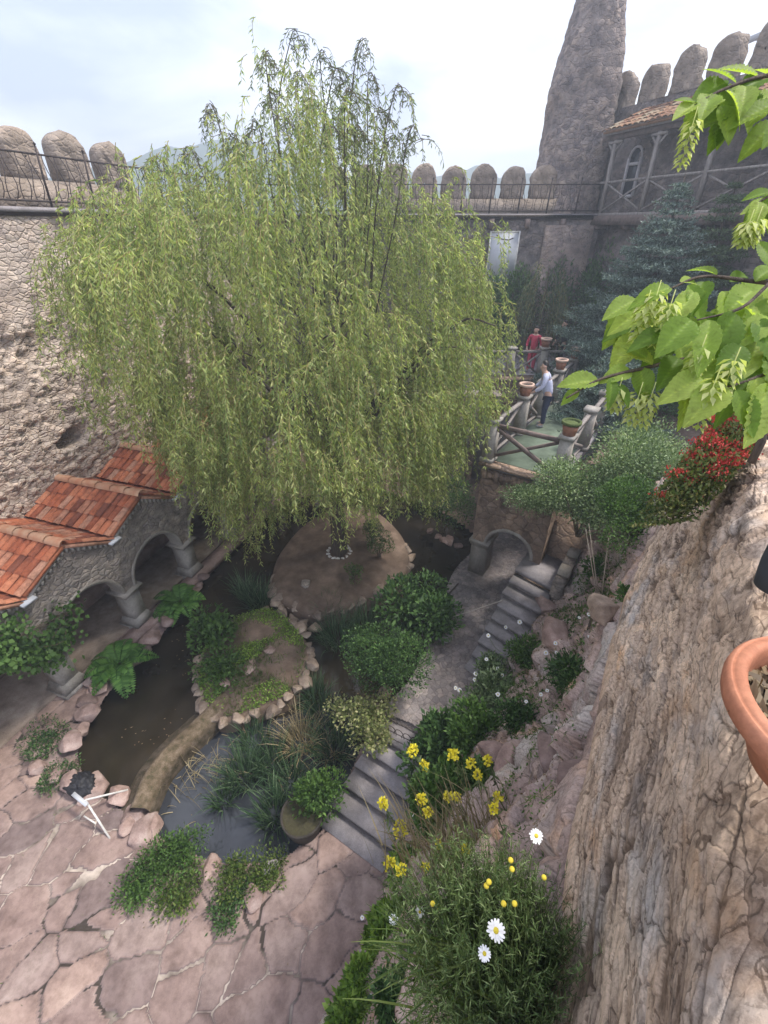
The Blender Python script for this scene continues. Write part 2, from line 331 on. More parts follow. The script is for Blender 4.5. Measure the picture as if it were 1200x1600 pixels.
M['black_plastic'] = plain_mat('black_plastic', (0.02, 0.02, 0.025), (0.01, 0.01, 0.012), 14, 0.5, bstr=1.0, bdist=0.03)
M['slate'] = plain_mat('slate', (0.05, 0.06, 0.075), (0.035, 0.042, 0.052), 8, 0.5)
M['tub_dark'] = plain_mat('tub_dark', (0.045, 0.036, 0.028), (0.02, 0.017, 0.014), 9, 0.8, bstr=0.5)
M['bark'] = plain_mat('bark', (0.10, 0.075, 0.055), (0.04, 0.03, 0.024), 10, 0.95, bstr=1, bdist=0.02, mapping=(3, 3, 0.5))
M['twig'] = plain_mat('twig', (0.15, 0.12, 0.07), (0.08, 0.06, 0.04), 10, 0.85)
M['withe'] = plain_mat('withe', (0.30, 0.25, 0.09), (0.16, 0.14, 0.05), 5, 0.8)
M['cane'] = plain_mat('cane', (0.55, 0.46, 0.36), (0.42, 0.34, 0.26), 10, 0.7)
M['rope'] = plain_mat('rope', (0.5, 0.46, 0.4), (0.35, 0.32, 0.28), 40, 0.9)
M['skin'] = plain_mat('skin', (0.50, 0.32, 0.24), (0.44, 0.27, 0.2), 20, 0.55)
M['hair'] = plain_mat('hair', (0.025, 0.018, 0.015), (0.015, 0.012, 0.01), 40, 0.5)
M['shirt_blue'] = plain_mat('shirt_blue', (0.50, 0.52, 0.66), (0.42, 0.44, 0.58), 14, 0.85)
M['jeans'] = plain_mat('jeans', (0.035, 0.045, 0.085), (0.025, 0.03, 0.06), 14, 0.9)
M['red_cloth'] = plain_mat('red_cloth', (0.52, 0.05, 0.10), (0.42, 0.035, 0.07), 14, 0.85)
M['black_cloth'] = plain_mat('black_cloth', (0.018, 0.018, 0.024), (0.012, 0.012, 0.016), 14, 0.9)
M['shoe'] = plain_mat('shoe', (0.45, 0.45, 0.46), (0.1, 0.1, 0.1), 12, 0.6)
M['dark_glass'] = plain_mat('dark_glass', (0.03, 0.035, 0.045), (0.02, 0.024, 0.03), 3, 0.1)
M['window_frame'] = plain_mat('window_frame', (0.55, 0.52, 0.54), (0.42, 0.4, 0.42), 9, 0.7)
M['hill'] = plain_mat('hill', (0.07, 0.10, 0.055), (0.045, 0.07, 0.04), 0.02, 1.0)
M['petal_white'] = plain_mat('petal_white', (0.82, 0.82, 0.80), (0.74, 0.74, 0.74), 10, 0.6)
M['daisy_eye'] = plain_mat('daisy_eye', (0.62, 0.50, 0.04), (0.5, 0.38, 0.03), 60, 0.8)
M['petal_yellow'] = plain_mat('petal_yellow', (0.78, 0.70, 0.03), (0.66, 0.55, 0.02), 30, 0.6)
M['petal_red'] = plain_mat('petal_red', (0.60, 0.065, 0.05), (0.42, 0.03, 0.03), 30, 0.6)
M['stem'] = plain_mat('stem', (0.12, 0.17, 0.05), (0.08, 0.11, 0.035), 10, 0.7)
M['dry_grass'] = leaf_mat('dry_grass', (0.22, 0.17, 0.10), (0.34, 0.27, 0.17), (0.45, 0.37, 0.25), 0.2)
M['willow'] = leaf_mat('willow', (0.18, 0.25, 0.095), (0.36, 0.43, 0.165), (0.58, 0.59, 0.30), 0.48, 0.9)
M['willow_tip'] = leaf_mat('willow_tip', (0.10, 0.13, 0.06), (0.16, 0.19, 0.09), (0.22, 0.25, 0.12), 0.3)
M['hornbeam'] = None
M['bract'] = leaf_mat('bract', (0.33, 0.40, 0.12), (0.45, 0.50, 0.20), (0.58, 0.60, 0.32), 0.4)
M['shrub_dark'] = leaf_mat('shrub_dark', (0.032, 0.075, 0.024), (0.065, 0.135, 0.042), (0.13, 0.23, 0.075), 0.22, 1.5)
M['shrub_mid'] = leaf_mat('shrub_mid', (0.045, 0.10, 0.02), (0.085, 0.17, 0.04), (0.15, 0.26, 0.07), 0.3, 1.5)
M['shrub_grey'] = leaf_mat('shrub_grey', (0.09, 0.15, 0.06), (0.20, 0.29, 0.13), (0.42, 0.50, 0.30), 0.25, 1.2)
M['shrub_lime'] = leaf_mat('shrub_lime', (0.11, 0.20, 0.035), (0.22, 0.36, 0.06), (0.36, 0.50, 0.12), 0.35, 2)
M['variegated'] = leaf_mat('variegated', (0.12, 0.16, 0.05), (0.27, 0.30, 0.12), (0.45, 0.42, 0.25), 0.25, 2)
M['fern'] = leaf_mat('fern', (0.05, 0.14, 0.025), (0.10, 0.23, 0.045), (0.16, 0.32, 0.07), 0.35, 2)
M['iris'] = leaf_mat('iris', (0.028, 0.065, 0.03), (0.055, 0.115, 0.05), (0.16, 0.23, 0.14), 0.2, 2)
M['spruce'] = leaf_mat('spruce', (0.055, 0.095, 0.085), (0.12, 0.18, 0.165), (0.32, 0.39, 0.36), 0.1, 1.2)
M['pine'] = leaf_mat('pine', (0.05, 0.085, 0.04), (0.09, 0.14, 0.07), (0.15, 0.20, 0.11), 0.12, 1.0)
M['grass'] = leaf_mat('grass', (0.06, 0.11, 0.02), (0.11, 0.17, 0.035), (0.19, 0.24, 0.07), 0.3, 1.5)
M['feather'] = leaf_mat('feather', (0.06, 0.11, 0.035), (0.125, 0.195, 0.07), (0.26, 0.33, 0.155), 0.25, 3)
M['sedum'] = leaf_mat('sedum', (0.07, 0.12, 0.03), (0.13, 0.17, 0.05), (0.22, 0.20, 0.08), 0.2, 4)
M['dead_leaf'] = leaf_mat('dead_leaf', (0.12, 0.08, 0.05), (0.22, 0.15, 0.09), (0.32, 0.24, 0.16), 0.1, 8)

def make_tile(name='roof_tile', k_=1.0, g_=1.0):
    m, t, b, o = newmat(name); g = t.nodes.new('ShaderNodeNewGeometry'); co = objco(t)
    c = ramp(t, g.outputs['Random Per Island'], [(0.0, (0.20, 0.065, 0.035)), (0.35, (0.42, 0.12, 0.05)), (0.7, (0.55, 0.20, 0.095)), (1.0, (0.50, 0.28, 0.18))])
    n = noise(t, 7, 7, 0.75, co); k = ramp(t, n, [(0.34, (0.40, 0.36, 0.33)), (0.58, (1.05, 1.05, 1.05))]); c = mixc(t, 0.85, c, k, 'MULTIPLY'); c = mixc(t, 1.0, c, (k_, g_, g_ * 1.05), 'MULTIPLY')
    t.links.new(c, b.inputs['Base Color']); b.inputs['Roughness'].default_value = 0.85; bump(t, b, n, 0.3, 0.01); return m
M['tile'] = make_tile(); M['tile_dull'] = make_tile('dull_roof_tile', 0.55, 0.85)
M['ridge_tile'] = plain_mat('ridge_tile', (0.55, 0.36, 0.23), (0.46, 0.19, 0.10), 3, 0.85)
def make_paving():
    m, t, b, o = newmat('flagstone'); co = objco(t); n = noise(t, 2.4, 8, 0.6, co)
    c = ramp(t, n, [(0.28, (0.195, 0.147, 0.134)), (0.5, (0.30, 0.228, 0.205)), (0.75, (0.39, 0.31, 0.275))])
    a = attr(t, 'tint'); k = ramp(t, a.outputs['Fac'], [(0.15, (0.62, 0.62, 0.66)), (0.4, (0.95, 0.90, 0.88)), (0.6, (1, 1, 1)), (0.8, (0.85, 0.80, 0.80)), (1, (1.25, 1.18, 1.10))]); c = mixc(t, 1.0, c, k, 'MULTIPLY')
    s = noise(t, 0.5, 5, 0.6, co); jc = ramp(t, s, [(0.46, (0.06, 0.048, 0.04)), (0.58, (0.48, 0.41, 0.35))])
    jf = ramp(t, a.outputs['Fac'], [(0.02, (1, 1, 1)), (0.10, (0, 0, 0))]); c = mixc(t, jf, c, jc)
    d = noise(t, 5, 9, 0.75, co); k2 = ramp(t, d, [(0.33, (0.60, 0.57, 0.55)), (0.58, (1.08, 1.08, 1.08))]); c = mixc(t, 0.9, c, k2, 'MULTIPLY')
    f = noise(t, 40, 6, 0.7, co); t.links.new(c, b.inputs['Base Color']); b.inputs['Roughness'].default_value = 0.85; b.inputs['Specular IOR Level'].default_value = 0.25
    bump(t, b, f, 0.45, 0.008); return m
M['paving'] = make_paving()
def make_cliff(name, base, streak=True):
    m, t, b, o = newmat(name); co = attr(t, 'flow').outputs['Vector']
    n = noise(t, 1.0, 9, 0.62, co, 0.3); c = ramp(t, n, base)
    mp = t.nodes.new('ShaderNodeMapping'); mp.inputs['Scale'].default_value = (0.45, 0.5, 0.5); mp.inputs['Location'].default_value = (3, 7, 1); t.links.new(co, mp.inputs[0])
    s = noise(t, 1.0, 5, 0.55, mp.outputs[0]); k = ramp(t, s, [(0.52, (0, 0, 0)), (0.66, (1, 1, 1))]); c = mixc(t, k, c, (0.42, 0.40, 0.39))
    mp2 = t.nodes.new('ShaderNodeMapping'); mp2.inputs['Location'].default_value = (13, 2, 5); mp2.inputs['Scale'].default_value = (0.5, 0.6, 0.5); t.links.new(co, mp2.inputs[0])
    s2 = noise(t, 1.0, 5, 0.6, mp2.outputs[0]); k2 = ramp(t, s2, [(0.58, (0, 0, 0)), (0.75, (1, 1, 1))]); c = mixc(t, k2, c, (0.52, 0.33, 0.19))
    wq = t.nodes.new('ShaderNodeTexNoise'); wq.inputs['Scale'].default_value = 1.6; wq.inputs['Detail'].default_value = 6; t.links.new(co, wq.inputs['Vector'])
    hsum = None
    for sc__, seed_, amt, lw in (((1.2, 0.7, 1.0), (0, 0, 0), 0.7, 0.03), ((3.2, 2.2, 2.6), (5, 3, 1), 0.6, 0.05)):
        mq = t.nodes.new('ShaderNodeMapping'); mq.inputs['Scale'].default_value = sc__; mq.inputs['Location'].default_value = seed_; t.links.new(co, mq.inputs[0])
        aq = t.nodes.new('ShaderNodeVectorMath'); aq.operation = 'MULTIPLY_ADD'; aq.inputs[1].default_value = (0.9, 0.9, 0.9); t.links.new(wq.outputs['Color'], aq.inputs[0]); t.links.new(mq.outputs[0], aq.inputs[2])
        ve = t.nodes.new('ShaderNodeTexVoronoi'); ve.feature = 'DISTANCE_TO_EDGE'; vf = t.nodes.new('ShaderNodeTexVoronoi')
        for v_ in (ve, vf): v_.inputs['Scale'].default_value = 1.0; t.links.new(aq.outputs[0], v_.inputs['Vector'])
        sp = t.nodes.new('ShaderNodeSeparateColor'); t.links.new(vf.outputs['Color'], sp.inputs[0])
        c = mixc(t, amt, c, ramp(t, sp.outputs[0], [(0, (0.80, 0.79, 0.80)), (0.45, (1.08, 1.05, 1.02)), (0.75, (0.98, 0.93, 0.87)), (1, (1.32, 1.28, 1.22))]), 'MULTIPLY')
        le = ramp(t, ve.outputs['Distance'], [(0.0, (1, 1, 1)), (lw, (0, 0, 0))]); mk = ramp(t, sp.outputs[1], [(0.55, (0, 0, 0)), (0.75, (0.5, 0.5, 0.5))]); mm = t.nodes.new('ShaderNodeMath'); mm.operation = 'MULTIPLY'; t.links.new(le, mm.inputs[0]); t.links.new(mk, mm.inputs[1])
        c = mixc(t, mm.outputs[0], c, (0.06, 0.05, 0.045))
        hq = t.nodes.new('ShaderNodeMath'); hq.operation = 'MULTIPLY_ADD'; hq.inputs[1].default_value = 0.9 * amt; t.links.new(sp.outputs[0], hq.inputs[0]); hsum2 = t.nodes.new('ShaderNodeMath'); hsum2.operation = 'SUBTRACT'; t.links.new(hq.outputs[0], hsum2.inputs[0]); t.links.new(mm.outputs[0], hsum2.inputs[1])
        if hsum is not None: t.links.new(hsum, hq.inputs[2])
        else: hq.inputs[2].default_value = 0.0
        hsum = hsum2.outputs[0]
    oc = objco(t); f = noise(t, 34, 9, 0.78, oc); g = ramp(t, f, [(0.34, (0.52, 0.49, 0.47)), (0.54, (1.18, 1.16, 1.14))]); c = mixc(t, 0.9, c, g, 'MULTIPLY')
    a = attr(t, 'tint'); kk = ramp(t, a.outputs['Fac'], [(0, (0.30, 0.27, 0.25)), (0.4, (1, 1, 1)), (1, (1.25, 1.22, 1.18))]); c = mixc(t, 0.95, c, kk, 'MULTIPLY')
    t.links.new(c, b.inputs['Base Color']); b.inputs['Roughness'].default_value = 0.9; b.inputs['Specular IOR Level'].default_value = 0.25
    fine = noise(t, 4.0, 9, 0.7, co); ad = t.nodes.new('ShaderNodeMath'); ad.operation = 'ADD'; t.links.new(hsum, ad.inputs[0]); t.links.new(f, ad.inputs[1])
    bump(t, b, ad.outputs[0], 1.0, 0.012); return m
M['cliff'] = make_cliff('cliff', [(0.25, (0.33, 0.255, 0.20)), (0.45, (0.51, 0.405, 0.32)), (0.6, (0.60, 0.485, 0.385)), (0.8, (0.63, 0.555, 0.485))])
M['hillside'] = make_cliff('hillside', [(0.25, (0.18, 0.14, 0.135)), (0.45, (0.32, 0.255, 0.24)), (0.6, (0.41, 0.335, 0.315)), (0.8, (0.47, 0.40, 0.375))])
def make_water(name, col, rough=0.06):
    m, t, b, o = newmat(name); co = objco(t); n = noise(t, 1.3, 4, 0.5, co); c = ramp(t, n, [(0.35, tuple(q * 0.6 for q in col)), (0.65, col)])
    t.links.new(c, b.inputs['Base Color']); b.inputs['Roughness'].default_value = rough; b.inputs['IOR'].default_value = 1.333; b.inputs['Specular IOR Level'].default_value = 0.9
    r = noise(t, 5, 3, 0.5, co); bump(t, b, r, 0.12, 0.02); return m
M['water'] = make_water('pond_water', (0.034, 0.027, 0.017))
M['water_sky_tint'] = make_water('sky_tinted_water', (0.050, 0.055, 0.066), 0.03)  # blue-grey of the reflected sky painted into the base colour
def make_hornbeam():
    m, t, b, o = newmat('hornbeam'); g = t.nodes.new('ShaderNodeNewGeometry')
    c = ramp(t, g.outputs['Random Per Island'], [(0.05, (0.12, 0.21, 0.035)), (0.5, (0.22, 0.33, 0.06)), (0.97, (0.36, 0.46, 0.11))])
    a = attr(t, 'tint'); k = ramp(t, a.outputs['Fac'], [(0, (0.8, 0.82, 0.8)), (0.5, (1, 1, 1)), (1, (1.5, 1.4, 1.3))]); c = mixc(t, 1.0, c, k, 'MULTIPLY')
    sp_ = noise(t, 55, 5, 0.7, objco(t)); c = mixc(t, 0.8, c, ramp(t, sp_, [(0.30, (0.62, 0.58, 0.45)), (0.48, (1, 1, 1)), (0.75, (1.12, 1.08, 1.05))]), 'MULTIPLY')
    t.links.new(c, b.inputs['Base Color']); b.inputs['Roughness'].default_value = 0.55; b.inputs['Specular IOR Level'].default_value = 0.25
    tr = t.nodes.new('ShaderNodeBsdfTranslucent'); c2 = mixc(t, 1.0, c, (1.7, 1.75, 0.8), 'MULTIPLY'); t.links.new(c2, tr.inputs[0])
    ms = t.nodes.new('ShaderNodeMixShader'); ms.inputs[0].default_value = 0.5
    t.links.new(b.outputs[0], ms.inputs[1]); t.links.new(tr.outputs[0], ms.inputs[2]); t.links.new(ms.outputs[0], o.inputs[0]); return m
M['hornbeam'] = make_hornbeam()

# ------------------------------------------------------------------ ground, water, paving
g = MB(); g.add([(-320, -60, -1.6), (320, -60, -1.6), (320, 330, -1.6), (-320, 330, -1.6)], [(0, 1, 2, 3)])
struct(g.build('ground', M['soil']))
POND = smooth_poly([P(x, y, 0) for x, y in [(330, 885), (298, 935), (255, 990), (215, 1035), (170, 1085), (135, 1140), (122, 1190), (150, 1235), (195, 1270), (235, 1300), (330, 1345),
        (430, 1345), (475, 1318), (512, 1290), (535, 1240), (570, 1160), (610, 1105), (650, 1050), (690, 990), (715, 930), (745, 890), (735, 830), (650, 785), (560, 765), (430, 790), (375, 840)]], 5)
wx = MB(); wx.add([(-9, 1, -0.22), (4, 1, -0.22), (4, 17, -0.22), (-9, 17, -0.22)], [(0, 1, 2, 3)])
struct(wx.build('water', M['water']))
# the pool on this side of the mossy dam (same water, sky reflection painted in, lies a hair higher)
pool = smooth_poly([P(x, y, 0) for x, y in [(335, 1118), (290, 1172), (245, 1235), (225, 1290), (330, 1350), (440, 1350), (520, 1290), (560, 1170), (520, 1090), (430, 1115)]], 6)
px_ = MB(); px_.add(np.c_[pool, np.full(len(pool), -0.21)], np.arange(len(pool))[None, ::-1] if np.sum(pool[:, 0] * np.roll(pool[:, 1], -1) - np.roll(pool[:, 0], -1) * pool[:, 1]) < 0 else np.arange(len(pool))[None])
struct(px_.build('pool_water', M['water_sky_tint']))

def field(x0, x1, y0, y1, st):
    xs = np.arange(x0, x1, st); ys = np.arange(y0, y1, st); X, Y = np.meshgrid(xs, ys); return X, Y
X, Y = field(-11.5, 1.6, -1.6, 9.2, 0.028)
wob = fbm(np.stack([X.ravel() * 1.4, Y.ravel() * 1.4, X.ravel() * 0], -1), 3, 5).reshape(X.shape) - 0.5
wob2 = fbm(np.stack([X.ravel() * 1.4 + 9, Y.ravel() * 1.4, X.ravel() * 0], -1), 3, 9).reshape(X.shape) - 0.5
ca, sa = cos(0.55), sin(0.55)
U_ = (X * ca + Y * sa) / 0.66 + wob * 0.85; V_ = (-X * sa + Y * ca) / 0.50 + wob2 * 0.85
f1, f2, cid = worley(U_, V_, 21, 0.95)
e = f2 - f1; jw = 0.012 + 0.075 * (fbm(np.stack([X.ravel() * 0.5, Y.ravel() * 0.5, X.ravel() * 0 + 4], -1), 2, 3).reshape(X.shape))
top = sstep(0.0, 0.05, e - jw * 0.5)
Z = 0.030 * top + 0.022 * (cid - 0.5) + 0.03 * (fbm(np.stack([X.ravel() * 3, Y.ravel() * 3, cid.ravel() * 9], -1), 4, 2).reshape(X.shape) - 0.5)
tint = np.where(e < jw, 0.0, 0.16 + 0.84 * cid)
mc = ~inpoly((X[:-1, :-1] + X[1:, 1:]) / 2, (Y[:-1, :-1] + Y[1:, 1:]) / 2, POND)
pv = MB(); pv.grid(np.stack([X, Y, Z], -1), tint, mc); struct(pv.build('paving', M['paving'], smooth=True))
# earth round the far side of the pond
X, Y = field(-10.5, 6.5, 9.2, 21.5, 0.12)
Z = 0.02 + 0.12 * (fbm(np.stack([X.ravel(), Y.ravel(), X.ravel() * 0], -1), 4, 31).reshape(X.shape) - 0.5)
mc = ~inpoly((X[:-1, :-1] + X[1:, 1:]) / 2, (Y[:-1, :-1] + Y[1:, 1:]) / 2, POND)
eb = MB(); eb.grid(np.stack([X, Y, Z], -1), None, mc); struct(eb.build('earth', M['soil'], smooth=True))

# ------------------------------------------------------------------ paved path
PATHZ = 0.9
PATH = smooth_poly([P(x, y, PATHZ) for x, y in [(603, 1108), (640, 1062), (668, 1005), (690, 940), (708, 895), (728, 872), (772, 835), (850, 800), (905, 870), (870, 935), (810, 1010), (770, 1075), (735, 1120), (690, 1162), (645, 1132)]], 6)
pm = MB(); pm.prism(PATH, -1.3, PATHZ - 0.035); ob = pm.build('path_bed', M['path']); struct(ob)
X, Y = field(-0.6, 5.6, 4.2, 10.6, 0.022)
f1, f2, cid = worley(X / 0.17 + wob.ravel()[0], Y / 0.15, 77, 0.9)
Z = PATHZ + 0.014 * sstep(0.02, 0.25, f2 - f1) + 0.012 * (cid - 0.5) + 0.05 * (fbm(np.stack([X.ravel(), Y.ravel(), X.ravel() * 0], -1), 3, 8).reshape(X.shape) - 0.5)
mc = inpoly((X[:-1, :-1] + X[1:, 1:]) / 2, (Y[:-1, :-1] + Y[1:, 1:]) / 2, PATH)
pp = MB(); pp.grid(np.stack([X, Y, Z], -1), 0.3 + 0.4 * cid, mc); struct(pp.build('path', M['path'], smooth=True))

# ------------------------------------------------------------------ islands in the pond
def island(name, pxs, zt, mat, seed, crown=0.1):
    poly = smooth_poly([P(x, y, zt) for x, y in pxs], 5); c = poly.mean(0); rings = []
    for k, (s, z) in enumerate([(1.04, -0.6), (1.02, -0.1), (1.0, zt - 0.06), (0.95, zt + 0.02)] + [(q, zt + 0.02 + crown * (1 - q)) for q in (0.8, 0.65, 0.5, 0.35, 0.2, 0.05)]):
        r = c + (poly - c) * s; rings.append(np.c_[r, np.full(len(r), z)])
    V = np.array(rings); V[3:, :, 2] += 0.07 * (fbm(V[3:].reshape(-1, 3) * 2.5, 3, seed).reshape(V[3:].shape[:2]) - 0.5)
    V = np.concatenate([V, V[:, :1]], 1); b = MB(); b.grid(V); b.F[0] = b.F[0]; o = b.build(name, mat, smooth=True); struct(o); return poly, c
TREE_PX = [(425, 915), (438, 862), (490, 808), (565, 788), (622, 828), (640, 880), (612, 912), (560, 938), (505, 957), (452, 945)]
GRASS_PX = [(306, 1062), (322, 1002), (362, 966), (425, 950), (472, 988), (484, 1040), (462, 1082), (412, 1108), (350, 1128), (318, 1104)]
poly_t, c_t = island('tree_island', TREE_PX, 0.32, M['soil'], 3, 0.15)
poly_g, c_g = island('grass_island', GRASS_PX, 0.16, M['soil'], 5, 0.18)

# mossy dam between the pools
cl = crpath([P(x, y, 0.02) for x, y in [(352, 1092), (318, 1128), (278, 1165), (240, 1210), (212, 1272)]], 8)
tg = unit(np.gradient(cl, axis=0)); sd = np.c_[-tg[:, 1], tg[:, 0], np.zeros(len(tg))]
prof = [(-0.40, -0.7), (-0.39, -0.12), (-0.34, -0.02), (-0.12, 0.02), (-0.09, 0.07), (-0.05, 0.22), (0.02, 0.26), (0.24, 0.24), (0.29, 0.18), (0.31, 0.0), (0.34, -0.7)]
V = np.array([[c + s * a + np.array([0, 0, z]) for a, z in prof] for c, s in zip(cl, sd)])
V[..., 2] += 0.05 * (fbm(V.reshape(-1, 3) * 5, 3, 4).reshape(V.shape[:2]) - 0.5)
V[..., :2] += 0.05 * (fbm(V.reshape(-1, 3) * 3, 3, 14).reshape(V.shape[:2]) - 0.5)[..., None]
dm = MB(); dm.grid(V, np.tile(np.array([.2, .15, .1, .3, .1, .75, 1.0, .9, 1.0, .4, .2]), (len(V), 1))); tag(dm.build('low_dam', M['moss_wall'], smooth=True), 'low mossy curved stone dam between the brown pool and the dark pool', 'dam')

# ------------------------------------------------------------------ boulders
def boulders(pts, label, group, mat, rmin, rmax, name='boulder', z=0.0, seed=1, gap=0.9, flat=0.65, jit=0.12):
    rs = random.Random(seed); path = crpath([P(x, y, z) for x, y in pts], 12); d = np.r_[0, np.cumsum(np.linalg.norm(np.diff(path, axis=0), axis=1))]
    s = 0; k = 0
    while s < d[-1]:
        r = rs.uniform(rmin, rmax); p = np.array([np.interp(s, d, path[:, i]) for i in range(3)]) + np.array([rs.uniform(-jit, jit), rs.uniform(-jit, jit), rs.uniform(-0.05, 0.08)])
        b = MB(); b.rock((0, 0, 0), (r * rs.uniform(0.9, 1.35), r * rs.uniform(0.8, 1.05), r * flat), seed * 100 + k)
        o = b.build(name, mat, smooth=False, loc=p); tag(o, label, 'rock', group)
        s += r * 2 * gap; k += 1
boulders([(318, 902), (292, 930), (262, 968), (225, 1012), (188, 1050), (158, 1080), (135, 1110), (118, 1150), (112, 1190), (130, 1218), (150, 1235), (178, 1252)], 'pinkish boulder edging the brown pool in front of the arcade columns', 'boulders edging the brown pool', M['boulder'], 0.15, 0.30, z=0.08, seed=3)
boulders([(150, 1078), (108, 1120), (75, 1165), (68, 1200), (95, 1225)], 'pale pink boulder in the outer row beside the paving below the arcade', 'outer boulders beside the paving', M['boulder'], 0.13, 0.24, z=0.06, seed=4, gap=1.25)
boulders([(430, 945), (470, 985), (486, 1035), (465, 1078), (425, 1108), (380, 1122), (338, 1128), (320, 1105), (305, 1068), (312, 1030)], 'tan stone in the ring edging the grassy island', 'stones edging the grassy island', M['boulder_tan'], 0.12, 0.2, 'edging_stone', 0.12, 5, 0.82, 0.75, 0.05)
boulders([(428, 905), (430, 930), (455, 948), (505, 960), (560, 942), (612, 915), (638, 885), (632, 850)], 'brown stone in the ring edging the willow island', 'stones edging the willow island', M['boulder_tan'], 0.13, 0.24, 'edging_stone', 0.18, 6, 0.85, 0.8, 0.05)
boulders([(415, 955), (440, 965), (470, 972), (500, 980)], 'stone of the short row between the two islands', 'stones between the islands', M['boulder_tan'], 0.14, 0.2, 'edging_stone', 0.05, 16, 0.9, 0.8, 0.05)
boulders([(676, 828), (692, 842), (712, 848), (726, 860)], 'pale rock piled on the bank left of the bridge pier', 'rocks left of the bridge pier', M['boulder'], 0.14, 0.26, z=0.15, seed=7)
boulders([(195, 1282), (245, 1308), (270, 1330), (330, 1360), (400, 1420)], 'flat pink stone on the near bank of the dark pool', 'stones on the near bank', M['boulder'], 0.16, 0.3, z=0.04, seed=8, gap=1.35, flat=0.5)
boulders([(425, 1345), (455, 1322)], 'light grey stone at the corner of the dark pool', 'grey stones at the pool corner', M['step'], 0.14, 0.2, z=0.0, seed=9, gap=1.2)
boulders([(575, 1120), (600, 1100), (615, 1085)], 'tan kerb stone under the dark round shrub', 'kerb stones under the shrub', M['boulder_tan'], 0.14, 0.2, z=0.8, seed=10)
for (x, y, r, lab) in [(392, 1040, 0.26, 'larger round flat pink slab in the grass of the island'), (420, 1015, 0.17, 'smaller flat pink slab in the grass of the island'), (352, 1068, 0.15, 'small upright pink stone among leaves on the grassy island'), (478, 912, 0.22, 'grey slab leaning on the bare soil of the willow island')]:
    z = 0.33 if y > 950 else 0.42
    b = MB(); b.rock((0, 0, 0), (r, r * 0.85, r * 0.3), int(x), rough=0.18); tag(b.build('flat_stone', M['boulder'] if y > 950 else M['facade'], loc=P(x, y, z)), lab, 'stone')
for (x, y, r_, lab_) in [(212, 1272, .24, 'pink boulder wedged against the near end of the mossy dam'), (240, 1292, .18, 'small pink boulder beside the near end of the mossy dam')]:
    b = MB(); b.rock((0, 0, 0), (r_ * 1.2, r_, r_ * .7), int(x)); tag(b.build('boulder', M['boulder'], loc=P(x, y, 0.02)), lab_, 'rock')
# ring of white pebbles round the willow's foot: one object each
tb = P(530, 864, 0.42)
for k in range(15):
    a = k / 15 * 2 * pi + 0.1
    b = MB(); b.rock((0, 0, 0), (0.085, 0.055, 0.05), 900 + k); o = b.build('white_stone', M['white_paint'], loc=(tb[0] + 0.36 * cos(a), tb[1] + 0.36 * sin(a), 0.47)); o.rotation_euler = (0, 0, a + 1.57 - 0)
    tag(o, 'small white painted stone in the ring round the willow trunk', 'stone', 'white stones round the willow')

